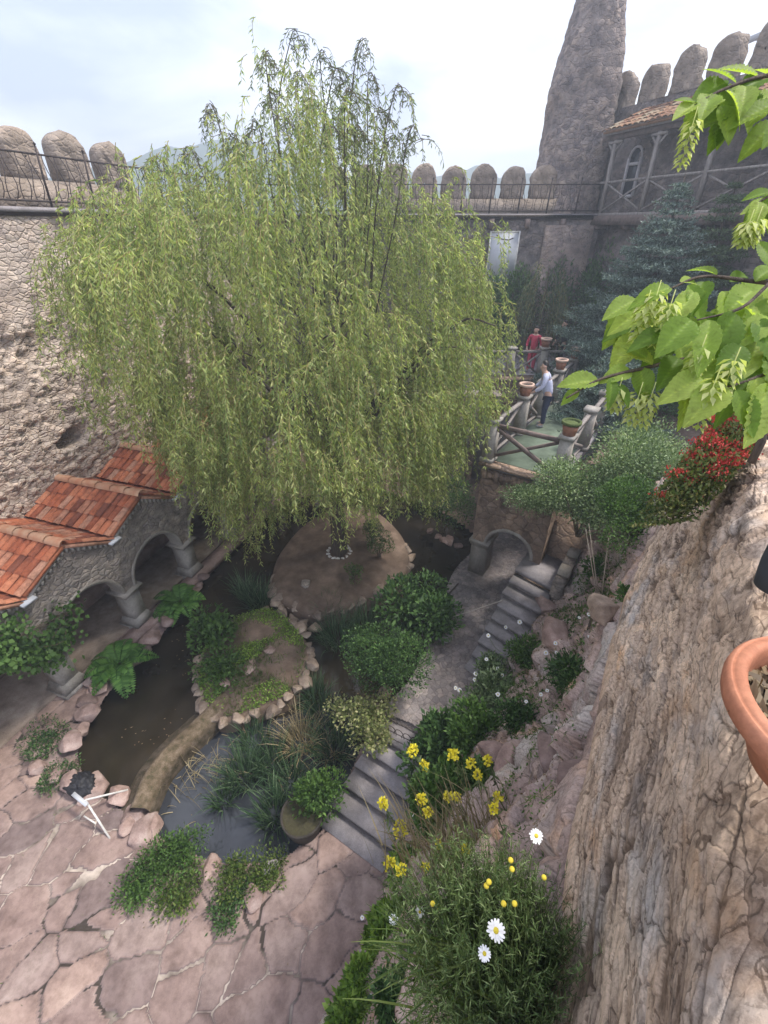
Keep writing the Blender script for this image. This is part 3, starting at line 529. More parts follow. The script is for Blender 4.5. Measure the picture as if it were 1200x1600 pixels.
# ------------------------------------------------------------------ castle walls
def local_hit(px, py, org, rz, yl=0.0):     # where the sight line meets the wall plane, in the wall's own axes (along, height)
    d = ray(px, py); ax = np.array([cos(rz), sin(rz)]); nn = np.array([-sin(rz), cos(rz)])
    t = (np.dot(np.array(org[:2]), nn) + yl) / np.dot(d[:2], nn); q = d[:2] * t - np.array(org[:2])
    return float(np.dot(q, ax)), CAMZ + d[2] * t
def rubble(name, parent, x0, x1, z0, z1, st, sx, sz, relief, mat, batter=0.0, thick=1.2, seed=1, holes=(), smooth_above=None, erode=0.0, y0=0.0):
    xs = np.arange(x0, x1 + st, st); zs = np.linspace(z0, z1, int((z1 - z0) / st) + 1); Xg, Zg = np.meshgrid(xs, zs); sh = Xg.shape
    p3 = np.stack([Xg.ravel(), Zg.ravel(), np.full(Xg.size, seed * 3.1)], -1)
    w1 = (fbm(p3 * 1.3, 3, seed) - 0.5).reshape(sh); w2 = (fbm(p3 * 1.3 + 50, 3, seed + 1) - 0.5).reshape(sh)
    f1, f2, cid = worley(Xg / sx + w1 * 1.2, Zg / sz + w2 * 1.2, seed, 0.8); e = f2 - f1
    amp = np.ones(sh)
    if smooth_above is not None: amp = 1 - 0.85 * sstep(smooth_above - 0.5, smooth_above + 0.4, Zg + w1 * 2.5)
    er = sstep(0.48, 0.62, fbm(p3 * 0.45 + 9, 3, seed + 7).reshape(sh)) * erode
    h = relief * amp * (sstep(0.0, 0.22, e) * (0.5 + 0.9 * cid)) + relief * 1.2 * (fbm(p3 * 5, 4, seed + 3).reshape(sh) - 0.5) + relief * 1.5 * (fbm(p3 * 0.9, 3, seed + 4).reshape(sh) - 0.5)
    h = h + er * (1.2 * (fbm(p3 * 2.2, 4, seed + 5).reshape(sh) - 0.7)) * 0.5
    tint = np.clip(0.15 + 0.75 * cid * amp + 0.35 * (1 - amp) - 0.35 * (e < 0.06) * amp, 0, 1)
    for hx, hz, rx, rz_, dep in holes:
        q = np.hypot((Xg - hx + w1 * 0.6) / rx, (Zg - hz + w2 * 0.5) / rz_); h = h - dep * (1 - sstep(0.75, 1.1, q)); 
    yy = y0 - h + batter * (Zg - z0) / (z1 - z0)
    b = MB(); b.grid(np.stack([Xg, yy, Zg], -1), tint)
    c = max([0.25] + [hh[4] + 0.4 for hh in holes]) if holes else 0.22
    sec = [(y0 + min(c, thick * 0.6), z0), (y0 + batter + min(c, thick * 0.6), z1 - 0.01), (y0 + thick, z1 - 0.01), (y0 + thick, z0)]
    V = [(x, a, z) for x in (x0, x1) for a, z in sec]; b.add(V, [(0, 1, 2, 3), (7, 6, 5, 4), (1, 5, 6, 2), (2, 6, 7, 3), (0, 3, 7, 4)])
    b.add([(x0, y0 + batter - relief, z1), (x1, y0 + batter - relief, z1), (x1, y0 + thick, z1), (x0, y0 + thick, z1)], [(0, 1, 2, 3)])
    return b.build(name, mat, parent, smooth=True)
def merlon_mb(wd, ht, th, seed):
    n = 26; pr = []
    r = wd / 2
    for k in range(5): pr.append((r, ht * 0.62 * k / 5))
    for k in range(n - 10 + 1):
        a = pi * k / (n - 10); pr.append((r * cos(a), ht * 0.62 + ht * 0.38 * sin(a)))
    for k in range(5): pr.append((-r, ht * 0.62 * (4 - k) / 5))
    pr = np.array(pr); cen = np.array([0, ht * 0.45]); rings = []
    for y, s in [(-th / 2, 0.05), (-th / 2, 0.5), (-th / 2, 0.88), (-th / 2 + 0.05, 1), (0, 1.02), (th / 2 - 0.05, 1), (th / 2, 0.88), (th / 2, 0.5), (th / 2, 0.05)]:
        q = cen + (pr - cen) * s; rings.append(np.c_[q[:, 0], np.full(len(q), y), q[:, 1]])
    V = np.array(rings); N = fbm(V.reshape(-1, 3) * 4 + seed * 9, 3, seed).reshape(V.shape[:2]) - 0.5
    V = V + N[..., None] * np.array([0.20, 0.16, 0.20]) * (V[..., 2:3] > 0.02)
    V = np.concatenate([V, V[:, :1]], 1); b = MB(); b.grid(V, 0.3 + 0.5 * RNG.random()); return b
def merlons(parent, xs, y, z, wd, ht, th=0.5, mat='merlon'):
    for k, x in enumerate(xs):
        v = 1 + RNG.uniform(-0.06, 0.06); merlon_mb(wd * v, ht * v, th, k + 1).build('merlon', M[mat], parent, smooth=True, loc=(x, y, z))
WALKZ = 9.56
RZL = atan2(0.947, 0.32); WL = (-9.76, 7.33, 0)
hx, hz = local_hit(118, 680, WL, RZL)
wl = thing('castle_wall', 'tall ruined beige rubble wall with round-topped merlons behind the tiled arcade', 'wall', WL, RZL)
rubble('wall_face', wl, -9, 14.6, 0, WALKZ - 0.12, 0.055, 0.30, 0.17, 0.075, M['wall_beige'], 0.0, 1.9, 11, [(hx, hz, 0.45, 0.24, 0.8), (hx + 1.5, hz + 1.0, 0.3, 0.2, 0.25)], 7.6, 0.55)
b = MB(); ml0 = local_hit(30, 250, WL, RZL, 1.55)[0]; b.box(((ml0 + 3.5 - 9) / 2, 1.55, WALKZ + 0.25), (ml0 + 3.5 + 9, 0.42, 0.75)); b.build('parapet', M['merlon'], wl)
b = MB(); b.box((2.8, 0.62, WALKZ - 0.06), (23.6, 1.4, 0.1)); b.build('walkway', M['step'], wl)
ml0 = local_hit(30, 250, WL, RZL, 1.55)[0]
merlons(wl, [ml0 + 1.42 * k for k in range(-3, 3)], 1.55, WALKZ + 0.6, 0.98, 1.08)
FW = (-5.15, 21.0, 0)
wf = thing('castle_wall', 'far grey curtain wall below the walkway beside the tower', 'wall', FW, 0)
rubble('wall_face', wf, -0.5, 13.7, 0, WALKZ - 0.12, 0.09, 0.42, 0.25, 0.07, M['wall_grey'], 0.0, 1.9, 23)
b = MB(); b.box((9.2, 1.6, WALKZ + 0.22), (9.0, 0.4, 0.7)); b.build('parapet', M['merlon'], wf)
b = MB(); b.box((6.6, 0.60, WALKZ - 0.05), (14.2, 1.5, 0.14)); b.build('walkway', M['step'], wf)
mf0 = local_hit(662, 300, FW, 0, 1.6)[0]
merlons(wf, [mf0 + 1.22 * k for k in range(-3, 5)], 1.6, WALKZ + 0.55, 0.98, 1.12)
b = MB(); bx = local_hit(880, 390, FW, 0)[0]; b.box((bx, -0.12, 4.6), (1.9, 0.5, 9.2), taper=0.02, tint=0.9); b.build('buttress', M['tower'], wf)
# cornice brackets under the walkway edge
for k in range(9):
    b = MB(); b.box((1.0 + 1.4 * k, -0.12, WALKZ - 0.32), (0.16, 0.34, 0.34)); b.build('bracket', M['wood_brown'], wf)

# tower
TW = (7.85, 23.6, 0); tw = thing('tower', 'tall tapering grey stone tower leaning above the timber gallery', 'tower', TW)
n = 96; zs = np.arange(0, 19, 0.10); ang = np.arange(n + 1) * 2 * pi / n; A_, Z_ = np.meshgrid(ang, zs)
rad = np.interp(Z_, [0, 13.7, 14.6, 16.0, 18.3, 19], [1.36, 1.24, 1.10, 0.78, 0.36, 0.05])
sq = (np.abs(np.cos(A_)) ** 5 + np.abs(np.sin(A_)) ** 5) ** (-1 / 5.0); rad = rad * (0.55 + 0.45 * sq)
uu = A_ * 1.3; per = 2 * pi * 1.3
f1, f2, cid = worley(uu / 0.30, Z_ / 0.22, 41, 0.85); rad = rad + 0.05 * sstep(0, 0.2, f2 - f1) * (0.5 + cid)
rad[:, -1] = rad[:, 0]
rad = rad + 0.12 * (fbm(np.stack([np.cos(A_).ravel() * 1.5, np.sin(A_).ravel() * 1.5, Z_.ravel() * 0.7], -1), 3, 4).reshape(A_.shape) - 0.5)
b = MB(); b.grid(np.stack([rad * np.cos(A_), rad * np.sin(A_), Z_], -1), np.clip(0.2 + 0.7 * cid - 0.3 * (f2 - f1 < 0.07), 0, 1)); b.build('shaft', M['tower'], tw, smooth=True)

# right wall behind the gallery, with merlons and window
RZG = atan2(-0.94, 0.33); GO = (8.55, 21.0, 0)
wr = thing('castle_wall', 'grey battlement wall rising behind the timber gallery on the right', 'wall', GO, RZG)
rubble('wall_face', wr, -2.5, 18, 0, 13.0, 0.10, 0.42, 0.27, 0.06, M['wall_grey'], 0, 1.0, 37, y0=1.3)
rubble('lower_wall', wr, -0.3, 18, 0, 9.25, 0.10, 0.42, 0.27, 0.06, M['wall_grey'], 0, 0.95, 39, y0=0.25)
mr0 = local_hit(1015, 140, GO, RZG, 1.6)[0]
merlons(wr, [mr0 + 1.42 * k for k in range(-2, 12)], 1.75, 13.0, 0.92, 1.18)
wxl, wzl = local_hit(988, 268, GO, RZG, 1.2)
fr = MB(); hw, hh = 0.30, 0.78
for (a, c) in [((-hw, 1.2, -hh), (-hw, 1.2, hh * 0.55)), ((hw, 1.2, -hh), (hw, 1.2, hh * 0.55)), ((-hw, 1.2, -hh), (hw, 1.2, -hh)), ((-hw, 1.2, hh * 0.3), (hw, 1.2, hh * 0.3))]: fr.bar(np.array(a) + (wxl, 0, wzl), np.array(c) + (wxl, 0, wzl), 0.09, 0.10)
ar = [(wxl + hw * cos(a), 1.2, wzl + hh * 0.55 + hw * 1.1 * sin(a)) for a in np.linspace(0, pi, 9)]; fr.tube(ar, 0.05, 5)
wo = fr.build('window', M['window_frame'], wr)
b = MB(); b.box((wxl, 1.225, wzl - 0.02), (hw * 2, 0.02, hh * 1.9)); b.build('pane', M['dark_glass'], wo)

def barrel(b, o, ed, es, nn, wd, ln, rise, tint):       # one tapered half-round tile: ed across, es down the slope
    an = np.linspace(0, pi, 7); V = []
    for t, k in ((0, 0.86), (1, 1.0)):
        for a in an: V.append(o + es * ln * t + ed * (wd / 2 * k * -cos(a)) + nn * (rise * k * sin(a) + 0.022 * t))
    V = np.array(V); i = np.arange(6); b.add(V, np.stack([i, i + 1, i + 8, i + 7], -1), tint=tint)
    V2 = V[7:] - nn * 0.018; b.add(np.vstack([V[7:], V2]), np.stack([i, i + 1, i + 8, i + 7], -1), tint=tint)
def tile_slope(b, o, ed, es, Ld, Ls, wd=0.19, ln=0.43):
    ed = unit(ed); es = unit(es); nn = np.cross(ed, es); nn = nn if nn[2] > 0 else -nn
    nc = max(1, int(round(Ld / wd))); nr = max(1, int(round(Ls / (ln * 0.86)))); wd = Ld / nc
    q = [o - nn * 0.02, o + ed * Ld - nn * 0.02, o + ed * Ld + es * Ls - nn * 0.02, o + es * Ls - nn * 0.02]
    q2 = [p - nn * 0.07 for p in q]; b.add(q + q2, [(0, 1, 2, 3), (7, 6, 5, 4), (0, 4, 5, 1), (1, 5, 6, 2), (2, 6, 7, 3), (3, 7, 4, 0)])
    for r in range(nr):
        for c in range(nc):
            j = RNG.normal(0, 0.008, 3); barrel(b, o + ed * wd * (c + 0.5) + es * Ls * r / nr + j, ed, es, nn, wd * 0.98, Ls / nr * 1.12, 0.055, RNG.random())

# timber gallery
gal = thing('wooden_gallery', 'weathered timber gallery with tiled roof along the right wall', 'gallery', GO, RZG)
b = MB(); b.box((8.5, 0.55, WALKZ - 0.03), (18.2, 1.55, 0.12)); b.build('floor', M['wood_grey'], gal)
b = MB(); b.box((8.5, -0.28, WALKZ - 0.2), (18.2, 0.14, 0.3)); b.build('floor_beam', M['wood_brown'], gal)
for k in range(13):
    b = MB(); b.box((0.2 + 1.4 * k, 0.1, WALKZ - 0.42), (0.14, 0.8, 0.14)); b.build('joist', M['wood_brown'], gal)
PXS = [local_hit(x, y, GO, RZG, -0.15)[0] for x, y in ((950, 280), (1016, 270), (1110, 250))]; stp = PXS[2] - PXS[1]
posts = PXS + [PXS[2] + stp * k for k in range(1, 5)]
for x in posts:
    b = MB(); b.box((x, -0.15, WALKZ + 1.15), (0.12, 0.13, 2.3), tint=0.5)
    b.bar((x, -0.15, WALKZ + 1.85), (x + 0.30, -0.15, WALKZ + 2.15), 0.06, 0.06); b.bar((x, -0.15, WALKZ + 1.85), (x - 0.30, -0.15, WALKZ + 2.15), 0.06, 0.06)
    b.box((x, -0.15, WALKZ + 2.17), (0.6, 0.14, 0.08)); b.build('post', M['wood_grey'], gal)
b = MB(); b.box((8.4, -0.15, WALKZ + 2.34), (17.8, 0.16, 0.2)); b.build('top_beam', M['wood_brown'], gal)
b = MB(); b.bar((-0.2, -0.17, WALKZ + 1.0), (17, -0.17, WALKZ + 1.0), 0.06, 0.07); b.build('handrail', M['wood_grey'], gal)
for k in range(len(posts) - 1):
    a, c = posts[k] + 0.08, posts[k + 1] - 0.08
    b = MB(); b.bar((a, -0.14, WALKZ + 0.93), (c, -0.14, WALKZ + 0.1), 0.045, 0.05); b.bar((a, -0.19, WALKZ + 0.1), (c, -0.19, WALKZ + 0.93), 0.045, 0.05); b.build('cross_brace', M['wood_grey'], gal)
b = MB(); tile_slope(b, np.array([-0.3, 1.35, WALKZ + 3.25]), np.array([1, 0, 0]), np.array([0, -1.75, -0.72]), 17.5, 1.95, 0.24, 0.45); b.build('roof', M['tile_dull'], gal)
b = MB(); b.box((8.4, -0.36, WALKZ + 2.46), (17.6, 0.05, 0.16)); b.build('fascia', M['wood_grey'], gal)
# pale lean-to roof seen behind the right merlons
cp = thing('canopy', 'pale metal canopy roof behind the right-hand merlons', 'canopy', GO, RZG)
for k in range(4):
    b = MB(); b.bar((4 + 2.2 * k, 3.4, 12.6), (4 + 2.2 * k, 3.4, 15.3), 0.07, 0.07); b.build('post', M['white_paint'], cp)
b = MB(); b.add([(1.5, 3.0, 14.3), (12, 3.0, 15.0), (12, 6, 15.6), (1.5, 6, 14.9)], [(0, 1, 2, 3)]); b.add([(1.5, 3.0, 14.22), (12, 3.0, 14.92), (12, 6, 15.52), (1.5, 6, 14.82)], [(3, 2, 1, 0)]); b.bar((1.5, 3.0, 14.26), (12, 3.0, 14.96), 0.08, 0.16); b.build('roof_sheet', M['panel'], cp)

# wrought iron railings
def railing(name, label, org, rz, x0, x1, y, post, ht, curved):
    r = thing(name, label, 'railing', org, rz, 'iron railings along the walkway')
    z = WALKZ + 0.04
    b = MB(); b.bar((x0, y, z + ht), (x1, y, z + ht), 0.05, 0.035); b.build('top_rail', M['iron'], r)
    b = MB(); b.bar((x0, y, z + 0.07), (x1, y, z + 0.07), 0.05, 0.04); b.bar((x0, y + 0.02, z - 0.14), (x1, y + 0.02, z - 0.14), 0.10, 0.16); b.build('bottom_rail', M['iron'], r)
    xs = np.arange(x0, x1 + 0.01, post)
    for k, x in enumerate(xs):
        b = MB(); b.tube([(x, y, z - 0.05), (x, y - 0.03, z + ht * 0.5), (x, y - 0.10, z + ht + 0.16)], [0.03, 0.028, 0.02], 6); b.lathe([(0.0, -0.03), (0.035, 0), (0.0, 0.05)], 8, (x, y - 0.10, z + ht + 0.17)); b.build('post', M['iron'], r)
        if k < len(xs) - 1:
            b = MB(); nb = int(round(post / 0.165))
            for q in range(1, nb):
                xx = x + post * q / nb; sgn = 1 if q % 2 else -1
                t = np.linspace(0, 1, 7); cx = xx + curved * sgn * 0.05 * np.sin(t * 2 * pi); cy = y - curved * 0.10 * np.sin(pi * t)
                b.tube(np.c_[cx, cy, z + 0.08 + (ht - 0.08) * t], 0.011, 4)
            b.build('bars', M['iron'], r)
railing('railing', 'dark red-brown iron railing with curved bars on the left ruined wall', WL, RZL, -8, 14.2, -0.02, 1.25, 0.95, 1)
railing('railing', 'dark iron railing on the far wall running past the tower foot', FW, 0, 0.3, 13.7, -0.12, 1.12, 0.9, 1)

# white panel on the far wall
a = local_hit(767, 362, FW, 0, -0.15); c = local_hit(801, 440, FW, 0, -0.15)
sb = thing('sign_board', 'tall blank white panel hung on the far grey wall', 'panel', (FW[0] + (a[0] + c[0]) / 2, FW[1] - 0.16, (a[1] + c[1]) / 2)); wd, ht = abs(c[0] - a[0]), abs(a[1] - c[1])
b = MB(); b.box((0, 0, 0), (wd, 0.04, ht)); b.build('panel', M['panel'], sb)
b = MB()
for s in (-1, 1): b.box((s * wd / 2, -0.01, 0), (0.05, 0.07, ht + 0.05)); b.box((0, -0.012, s * ht / 2), (wd - 0.05, 0.07, 0.05))
b.build('frame', M['white_paint'], sb)
b = MB(); b.tube([(-wd * 0.3, -0.03, ht * 0.44), (-wd * 0.1, -0.03, ht * 0.36), (wd * 0.15, -0.03, ht * 0.34), (wd * 0.3, -0.03, ht * 0.38)], 0.02, 5); b.build('cable', M['iron'], sb)

# hills beyond the walls
def hill(name, X0, Y0, L, H, seed, dirx=1.0):
    xs = np.linspace(-L / 2, L / 2, 60); ys = np.linspace(-50, 90, 16); Xg, Yg = np.meshgrid(xs, ys)
    pr = np.clip(1 - (Xg / (L / 2)) ** 2, 0, 1) * np.clip(1 - ((Yg - 20) / 70) ** 2, 0, 1)
    h = H * pr * (0.55 + 0.9 * (fbm(np.stack([Xg.ravel() / 40, Yg.ravel() / 40, Xg.ravel() * 0 + seed], -1), 4, seed).reshape(Xg.shape) - 0.1)) - 3
    b = MB(); b.grid(np.stack([Xg + X0, Yg + Y0, h], -1)); struct(b.build(name, M['hill'], smooth=True))
hill('hills', -75, 190, 210, 40, 3); hill('hills', 10, 205, 170, 37, 9); hill('hills', 80, 215, 150, 34, 5)

# ------------------------------------------------------------------ arcade along the left wall
AO = (-7.3, 6.5, 0); BAY = 2.15; NB0, NB1 = -2, 4            # bays counted from the first pillar in view
arc = thing('arcade', 'low stone arcade with row of red tiled gables against the ruined wall', 'arcade', AO, RZL)
SPR, PW = 1.28, 0.40; RA = (BAY - PW) / 2; VAL, PEAK, TH = 2.86, 3.46, 0.36
xs = []; lo = []; hi = []
for k in range(NB0, NB1 + 1):
    for t in np.linspace(0, 1, 41)[:-1]:
        x = k * BAY + t * BAY; c = k * BAY + BAY / 2; d = abs(x - c)
        xs.append(x); lo.append(SPR + (sqrt(max(RA * RA - d * d, 0)) * 1.0 if d < RA else 0)); hi.append(VAL + (PEAK - VAL) * (1 - d / (BAY / 2)))
xs = np.array(xs); lo = np.array(lo); hi = np.array(hi); nr = 22
t = np.linspace(0, 1, nr)[:, None]; Zf = lo + (hi - lo) * t; Xf = np.repeat(xs[None], nr, 0)
f1, f2, cid = worley(Xf / 0.27 + 0.25 * np.sin(Zf * 5), Zf / 0.16 + 0.2 * np.sin(Xf * 4), 61, 0.9)
edge = (t > 0.02) & (t < 0.98)
Yf = -(0.03 * sstep(0, 0.2, f2 - f1) * (0.4 + cid)) * edge
b = MB(); b.grid(np.stack([Xf, Yf, Zf], -1), 0.2 + 0.6 * cid); b.grid(np.stack([Xf, np.full_like(Xf, TH), Zf], -1)[::-1])
b.grid(np.stack([np.vstack([xs, xs]), np.vstack([np.zeros_like(xs), np.full_like(xs, TH)]), np.vstack([lo, lo])], -1)[::-1])
b.build('facade', M['facade'], arc, smooth=False)
for k in range(NB0, NB1 + 1):
    c = k * BAY + BAY / 2; an = np.linspace(0.0, pi, 25); R = []
    for a in an:
        for r, y in ((RA - 0.015, TH + 0.01), (RA - 0.015, -0.045), (RA + 0.07, -0.045), (RA + 0.075, 0.0)): R.append((c - r * cos(a), y, SPR + r * sin(a)))
    b = MB(); b.grid(np.array(R).reshape(25, 4, 3), 0.6); b.build('arch_trim', M['plaster'], arc, smooth=False)
    dn = MB()                                                   # dentil cornice under both gable slopes
    for s in (-1, 1):
        for q in range(9):
            u = (q + 0.5) / 9; dn.box((c + s * BAY / 2 * u, -0.07, PEAK - 0.10 - (PEAK - VAL) * u), (0.055, 0.10, 0.11))
        dn.bar((c, -0.05, PEAK - 0.03), (c + s * BAY / 2, -0.05, VAL - 0.03), 0.14, 0.06)
    dn.build('cornice', M['plaster'], arc)
    rf = None; b = MB(); dep = 2.75
    for s in (-1, 1):
        es = np.array([s * (BAY / 2 + (0.05 if s < 0 else 0)), 0, VAL - PEAK + (0.10 if s < 0 else -0.04)]); o = np.array([c, -0.16, PEAK + 0.07])
        tile_slope(b, o, np.array([0, 1, 0]), es, dep, np.linalg.norm(es) * 0.97, 0.2, 0.42)
    rf = b.build('roof', M['tile'], arc)
    rb = MB(); q = 0
    for y in np.arange(-0.24, 2.5, 0.46):
        rb_o = np.array([c, y + RNG.normal(0, 0.01), PEAK + 0.09 + RNG.normal(0, 0.008)]); barrel(rb, rb_o + np.array([0, 0.5, 0]), np.array([1., 0, 0]), np.array([0, -1., 0]), np.array([0, 0, 1.]), 0.26, 0.5, 0.11, RNG.random())
    rb.build('ridge', M['ridge_tile'], rf)
for k in range(NB0, NB1 + 2):
    x = k * BAY; b = MB()
    b.box((x, TH / 2, 0.62), (PW, TH + 0.06, 1.1), tint=0.6); b.box((x, TH / 2, 0.05), (PW + 0.22, TH + 0.28, 0.16), tint=0.5); b.box((x, TH / 2, 0.24), (PW + 0.2, TH + 0.26, 0.24), taper=0.28, tint=0.55)
    b.box((x, TH / 2, SPR - 0.11), (PW + 0.10, TH + 0.16, 0.07), tint=0.65); b.box((x, TH / 2, SPR - 0.035), (PW + 0.2, TH + 0.26, 0.08), tint=0.7); b.build('column', M['plaster'], arc)
    b = MB(); b.box((x, 0.0, VAL + 0.015), (0.30, 0.5, 0.05)); b.build('gutter_spout', M['panel'], arc)
b = MB(); b.box((2.15, 1.5, 0.03), (15.2, 2.6, 0.14)); b.build('floor', M['boulder_tan'], arc)
b = MB(); b.box((2.15, 2.1, 0.3), (15.0, 0.55, 0.42), tint=0.7); b.build('bench', M['boulder'], arc)
b = MB(); b.box((3.4 + 1.2, -0.15, 0.02), (9.0, 0.4, 0.22), tint=0.6); b.build('kerb', M['boulder'], arc)

# ------------------------------------------------------------------ garden terrace, arch walls, bridge
DECK = 4.4
D2 = np.array([0.575, 0.818]); W2 = np.array([0.818, -0.575]); A2 = np.array([2.42, 9.7]); BW = 1.85
RZB = atan2(D2[1], D2[0]); BO = (A2[0], A2[1], 0)
tp = [(4.9, 10.1), (7, 8.2), (16, 8), (16, 21.2), (7.6, 21.2), (6.0, 16.6), (6.8, 13.6)]
X, Y = field(4.0, 16, 7.0, 21.3, 0.16)
Z = 4.1 + 0.25 * (fbm(np.stack([X.ravel() * 0.8, Y.ravel() * 0.8, X.ravel() * 0], -1), 4, 12).reshape(X.shape) - 0.5) + 0.04 * np.clip(X - 8, 0, 9)
rx_ = (X - A2[0]) * W2[0] + (Y - A2[1]) * W2[1]
mc = ((rx_ > BW + 0.15) & (Y + 0.2 * X > 11.2))[:-1, :-1]
b = MB(); b.grid(np.stack([X, Y, Z], -1), None, mc); struct(b.build('garden_ground', M['soil'], smooth=True))
b = MB(); b.prism([(3.4, 16.7), (9.5, 16.7), (9.5, 21.3), (3.4, 21.3)], 0, DECK - 0.02); struct(b.build('terrace', M['step']))
def archwall(name, label, org, rz, n, bay, spr, top, pw, mat):
    w_ = thing(name, label, 'wall', org, rz); xs = []; lo = []
    ra = (bay - pw) / 2
    for k in range(n):
        for t in np.linspace(0, 1, 31)[:-1]:
            x = k * bay + t * bay; d = abs(x - k * bay - bay / 2); xs.append(x); lo.append(spr + sqrt(max(ra * ra - d * d, 0)) if d < ra else 0.0)
    xs = np.array(xs); lo = np.array(lo); t = np.linspace(0, 1, 12)[:, None]; Zf = lo + (top - lo) * t; Xf = np.repeat(xs[None], 12, 0)
    f1, f2, cid = worley(Xf / 0.35, Zf / 0.25, 71, 0.9); b = MB()
    b.grid(np.stack([Xf, -0.03 * sstep(0, 0.2, f2 - f1), Zf], -1), 0.2 + 0.6 * cid)
    b.grid(np.stack([Xf, np.full_like(Xf, 0.4), Zf], -1)[::-1])
    b.grid(np.stack([np.vstack([xs, xs]), np.vstack([0 * xs, 0 * xs + 0.4]), np.vstack([lo, lo])], -1)[::-1])
    b.box((n * bay / 2 - 0.04, 0.2, top + 0.03), (n * bay, 0.5, 0.1)); b.build('wall_face', mat, w_); return w_
archwall('garden_wall', 'shaded arched retaining wall behind the willow left of the bridge', (-4.6, 14.6, 0), 0, 4, 2.15, 2.3, 4.35, 0.5, M['facade'])
archwall('garden_wall', 'arched stone front of the far terrace beyond the bridge', (3.4, 16.4, 0), 0, 1, 2.4, 2.4, 4.36, 0.6, M['bridge_stone'])

br = thing('bridge', 'stone footbridge with green deck and timber cross-braced railings', 'bridge', BO, RZB)
BL = 7.6
b = MB(); b.box((BL / 2, -BW / 2, DECK - 0.12), (BL, BW, 0.2)); b.build('slab', M['step'], br)
b = MB(); b.box((BL / 2 + 0.03, -BW / 2, DECK - 0.006), (BL - 0.25, BW - 0.22, 0.03)); b.build('deck', M['deck_green'], br)
b = MB()
for k in range(12): b.box((-0.03, -BW * (k + 0.5) / 12, DECK - 0.18 - 0.12), (0.14, BW / 12 * 0.9, 0.24), tint=RNG.random())
b.box((-0.02, -BW / 2, DECK - 0.03), (0.30, BW + 0.1, 0.06), tint=0.9); b.build('edge_course', M['bridge_stone'], br)
def endwall(x0, name):
    th = 0.5; ys = np.linspace(0, -BW, 61); spr = 2.05; c = -0.42 - 0.575; ra = 0.60
    lo = np.array([spr + sqrt(max(ra * ra - (y - c) ** 2, 0)) if abs(y - c) < ra else (0.85 if y < c else 2.0) for y in ys])
    t = np.linspace(0, 1, 24)[:, None]; top = DECK - 0.3; Zf = lo + (top - lo) * t; Yf = np.repeat(ys[None], 24, 0)
    f1, f2, cid = worley(Yf / 0.30, Zf / 0.27, 83, 0.9); b = MB(); X0 = x0 - 0.03 * sstep(0, 0.15, f2 - f1)
    b.grid(np.stack([X0, Yf, Zf], -1)[:, ::-1], (0.1 + 0.85 * cid)[:, ::-1]); b.grid(np.stack([np.full_like(Yf, x0 + th), Yf, Zf], -1))
    b.grid(np.stack([np.vstack([0 * ys + x0, 0 * ys + x0 + th]), np.vstack([ys, ys]), np.vstack([lo, lo])], -1))
    zc = np.linspace(2.0, top, 8); b.grid(np.array([[(x, 0.0, z) for z in zc] for x in (x0, x0 + th)])); b.grid(np.array([[(x, -BW, z) for z in np.linspace(0.85, top, 8)] for x in (x0 + th, x0)]))
    b.build(name, M['bridge_stone'], br)
    an = np.linspace(0, pi, 21); R = []
    for a in an:
        for r, x in ((ra - 0.01, x0 + th), (ra - 0.01, x0 - 0.05), (ra + 0.07, x0 - 0.05), (ra + 0.075, x0)): R.append((x, c + r * cos(a), spr + r * sin(a)))
    b = MB(); b.grid(np.array(R).reshape(21, 4, 3), 0.5); b.build('arch_trim', M['plaster'], br)
    b = MB(); b.box((x0 + th / 2, -0.21, 1.4), (th + 0.04, 0.44, 1.3), tint=0.3); b.box((x0 + th / 2, -0.21, 2.02), (th + 0.18, 0.56, 0.09), tint=0.5); b.box((x0 + th / 2, -0.21, 1.93), (th + 0.10, 0.50, 0.08), tint=0.4)
    b.box((x0 + th / 2, -0.21, 0.55), (th + 0.16, 0.56, 0.75), taper=0.1, tint=0.3); b.build('pillar', M['plaster'], br)
for k, x in enumerate((0.0, 3.4, 6.8)): endwall(x, 'end_wall' if k == 0 else 'pier')
POSTX = [0.1, 2.1, 3.65, 5.15, 6.8]
posts_w = []
for side, y in ((0, -0.08), (1, -BW + 0.08)):
    for k, x in enumerate(POSTX):
        if side == 1 and k in (1,): pass
        b = MB(); b.box((x, y, DECK + 0.5), (0.27, 0.27, 1.0), taper=0.05, tint=0.5); b.box((x, y, DECK + 1.03), (0.33, 0.33, 0.08)); b.box((x, y, DECK + 0.04), (0.33, 0.33, 0.10)); b.build('post', M['plaster'], br)
        ca_, sa_ = cos(RZB), sin(RZB); posts_w.append((side, k, (BO[0] + x * ca_ - y * sa_, BO[1] + x * sa_ + y * ca_, DECK + 1.07)))
    for k in range(len(POSTX) - 1):
        a, c = POSTX[k] + 0.13, POSTX[k + 1] - 0.13; b = MB()
        b.bar((a, y, DECK + 0.92), (c, y, DECK + 0.92), 0.09, 0.08); b.bar((a, y - 0.02, DECK + 0.85), (c, y - 0.02, DECK + 0.1), 0.05, 0.08); b.bar((a, y + 0.03, DECK + 0.1), (c, y + 0.03, DECK + 0.85), 0.05, 0.08); b.bar((a, y, DECK + 0.1), (c, y, DECK + 0.1), 0.06, 0.07); b.build('rail_panel', M['wood_grey'], br)
b = MB(); yA, yB = -0.22, -BW + 0.22
b.bar((0.1, yA, DECK + 0.90), (0.1, yB, DECK + 0.90), 0.08, 0.09); b.bar((0.08, yA, DECK + 0.84), (0.08, yB, DECK + 0.12), 0.06, 0.09); b.bar((0.14, yA, DECK + 0.14), (0.14, yB, DECK + 0.84), 0.05, 0.07); b.build('rail_panel', M['wood_brown'], br)
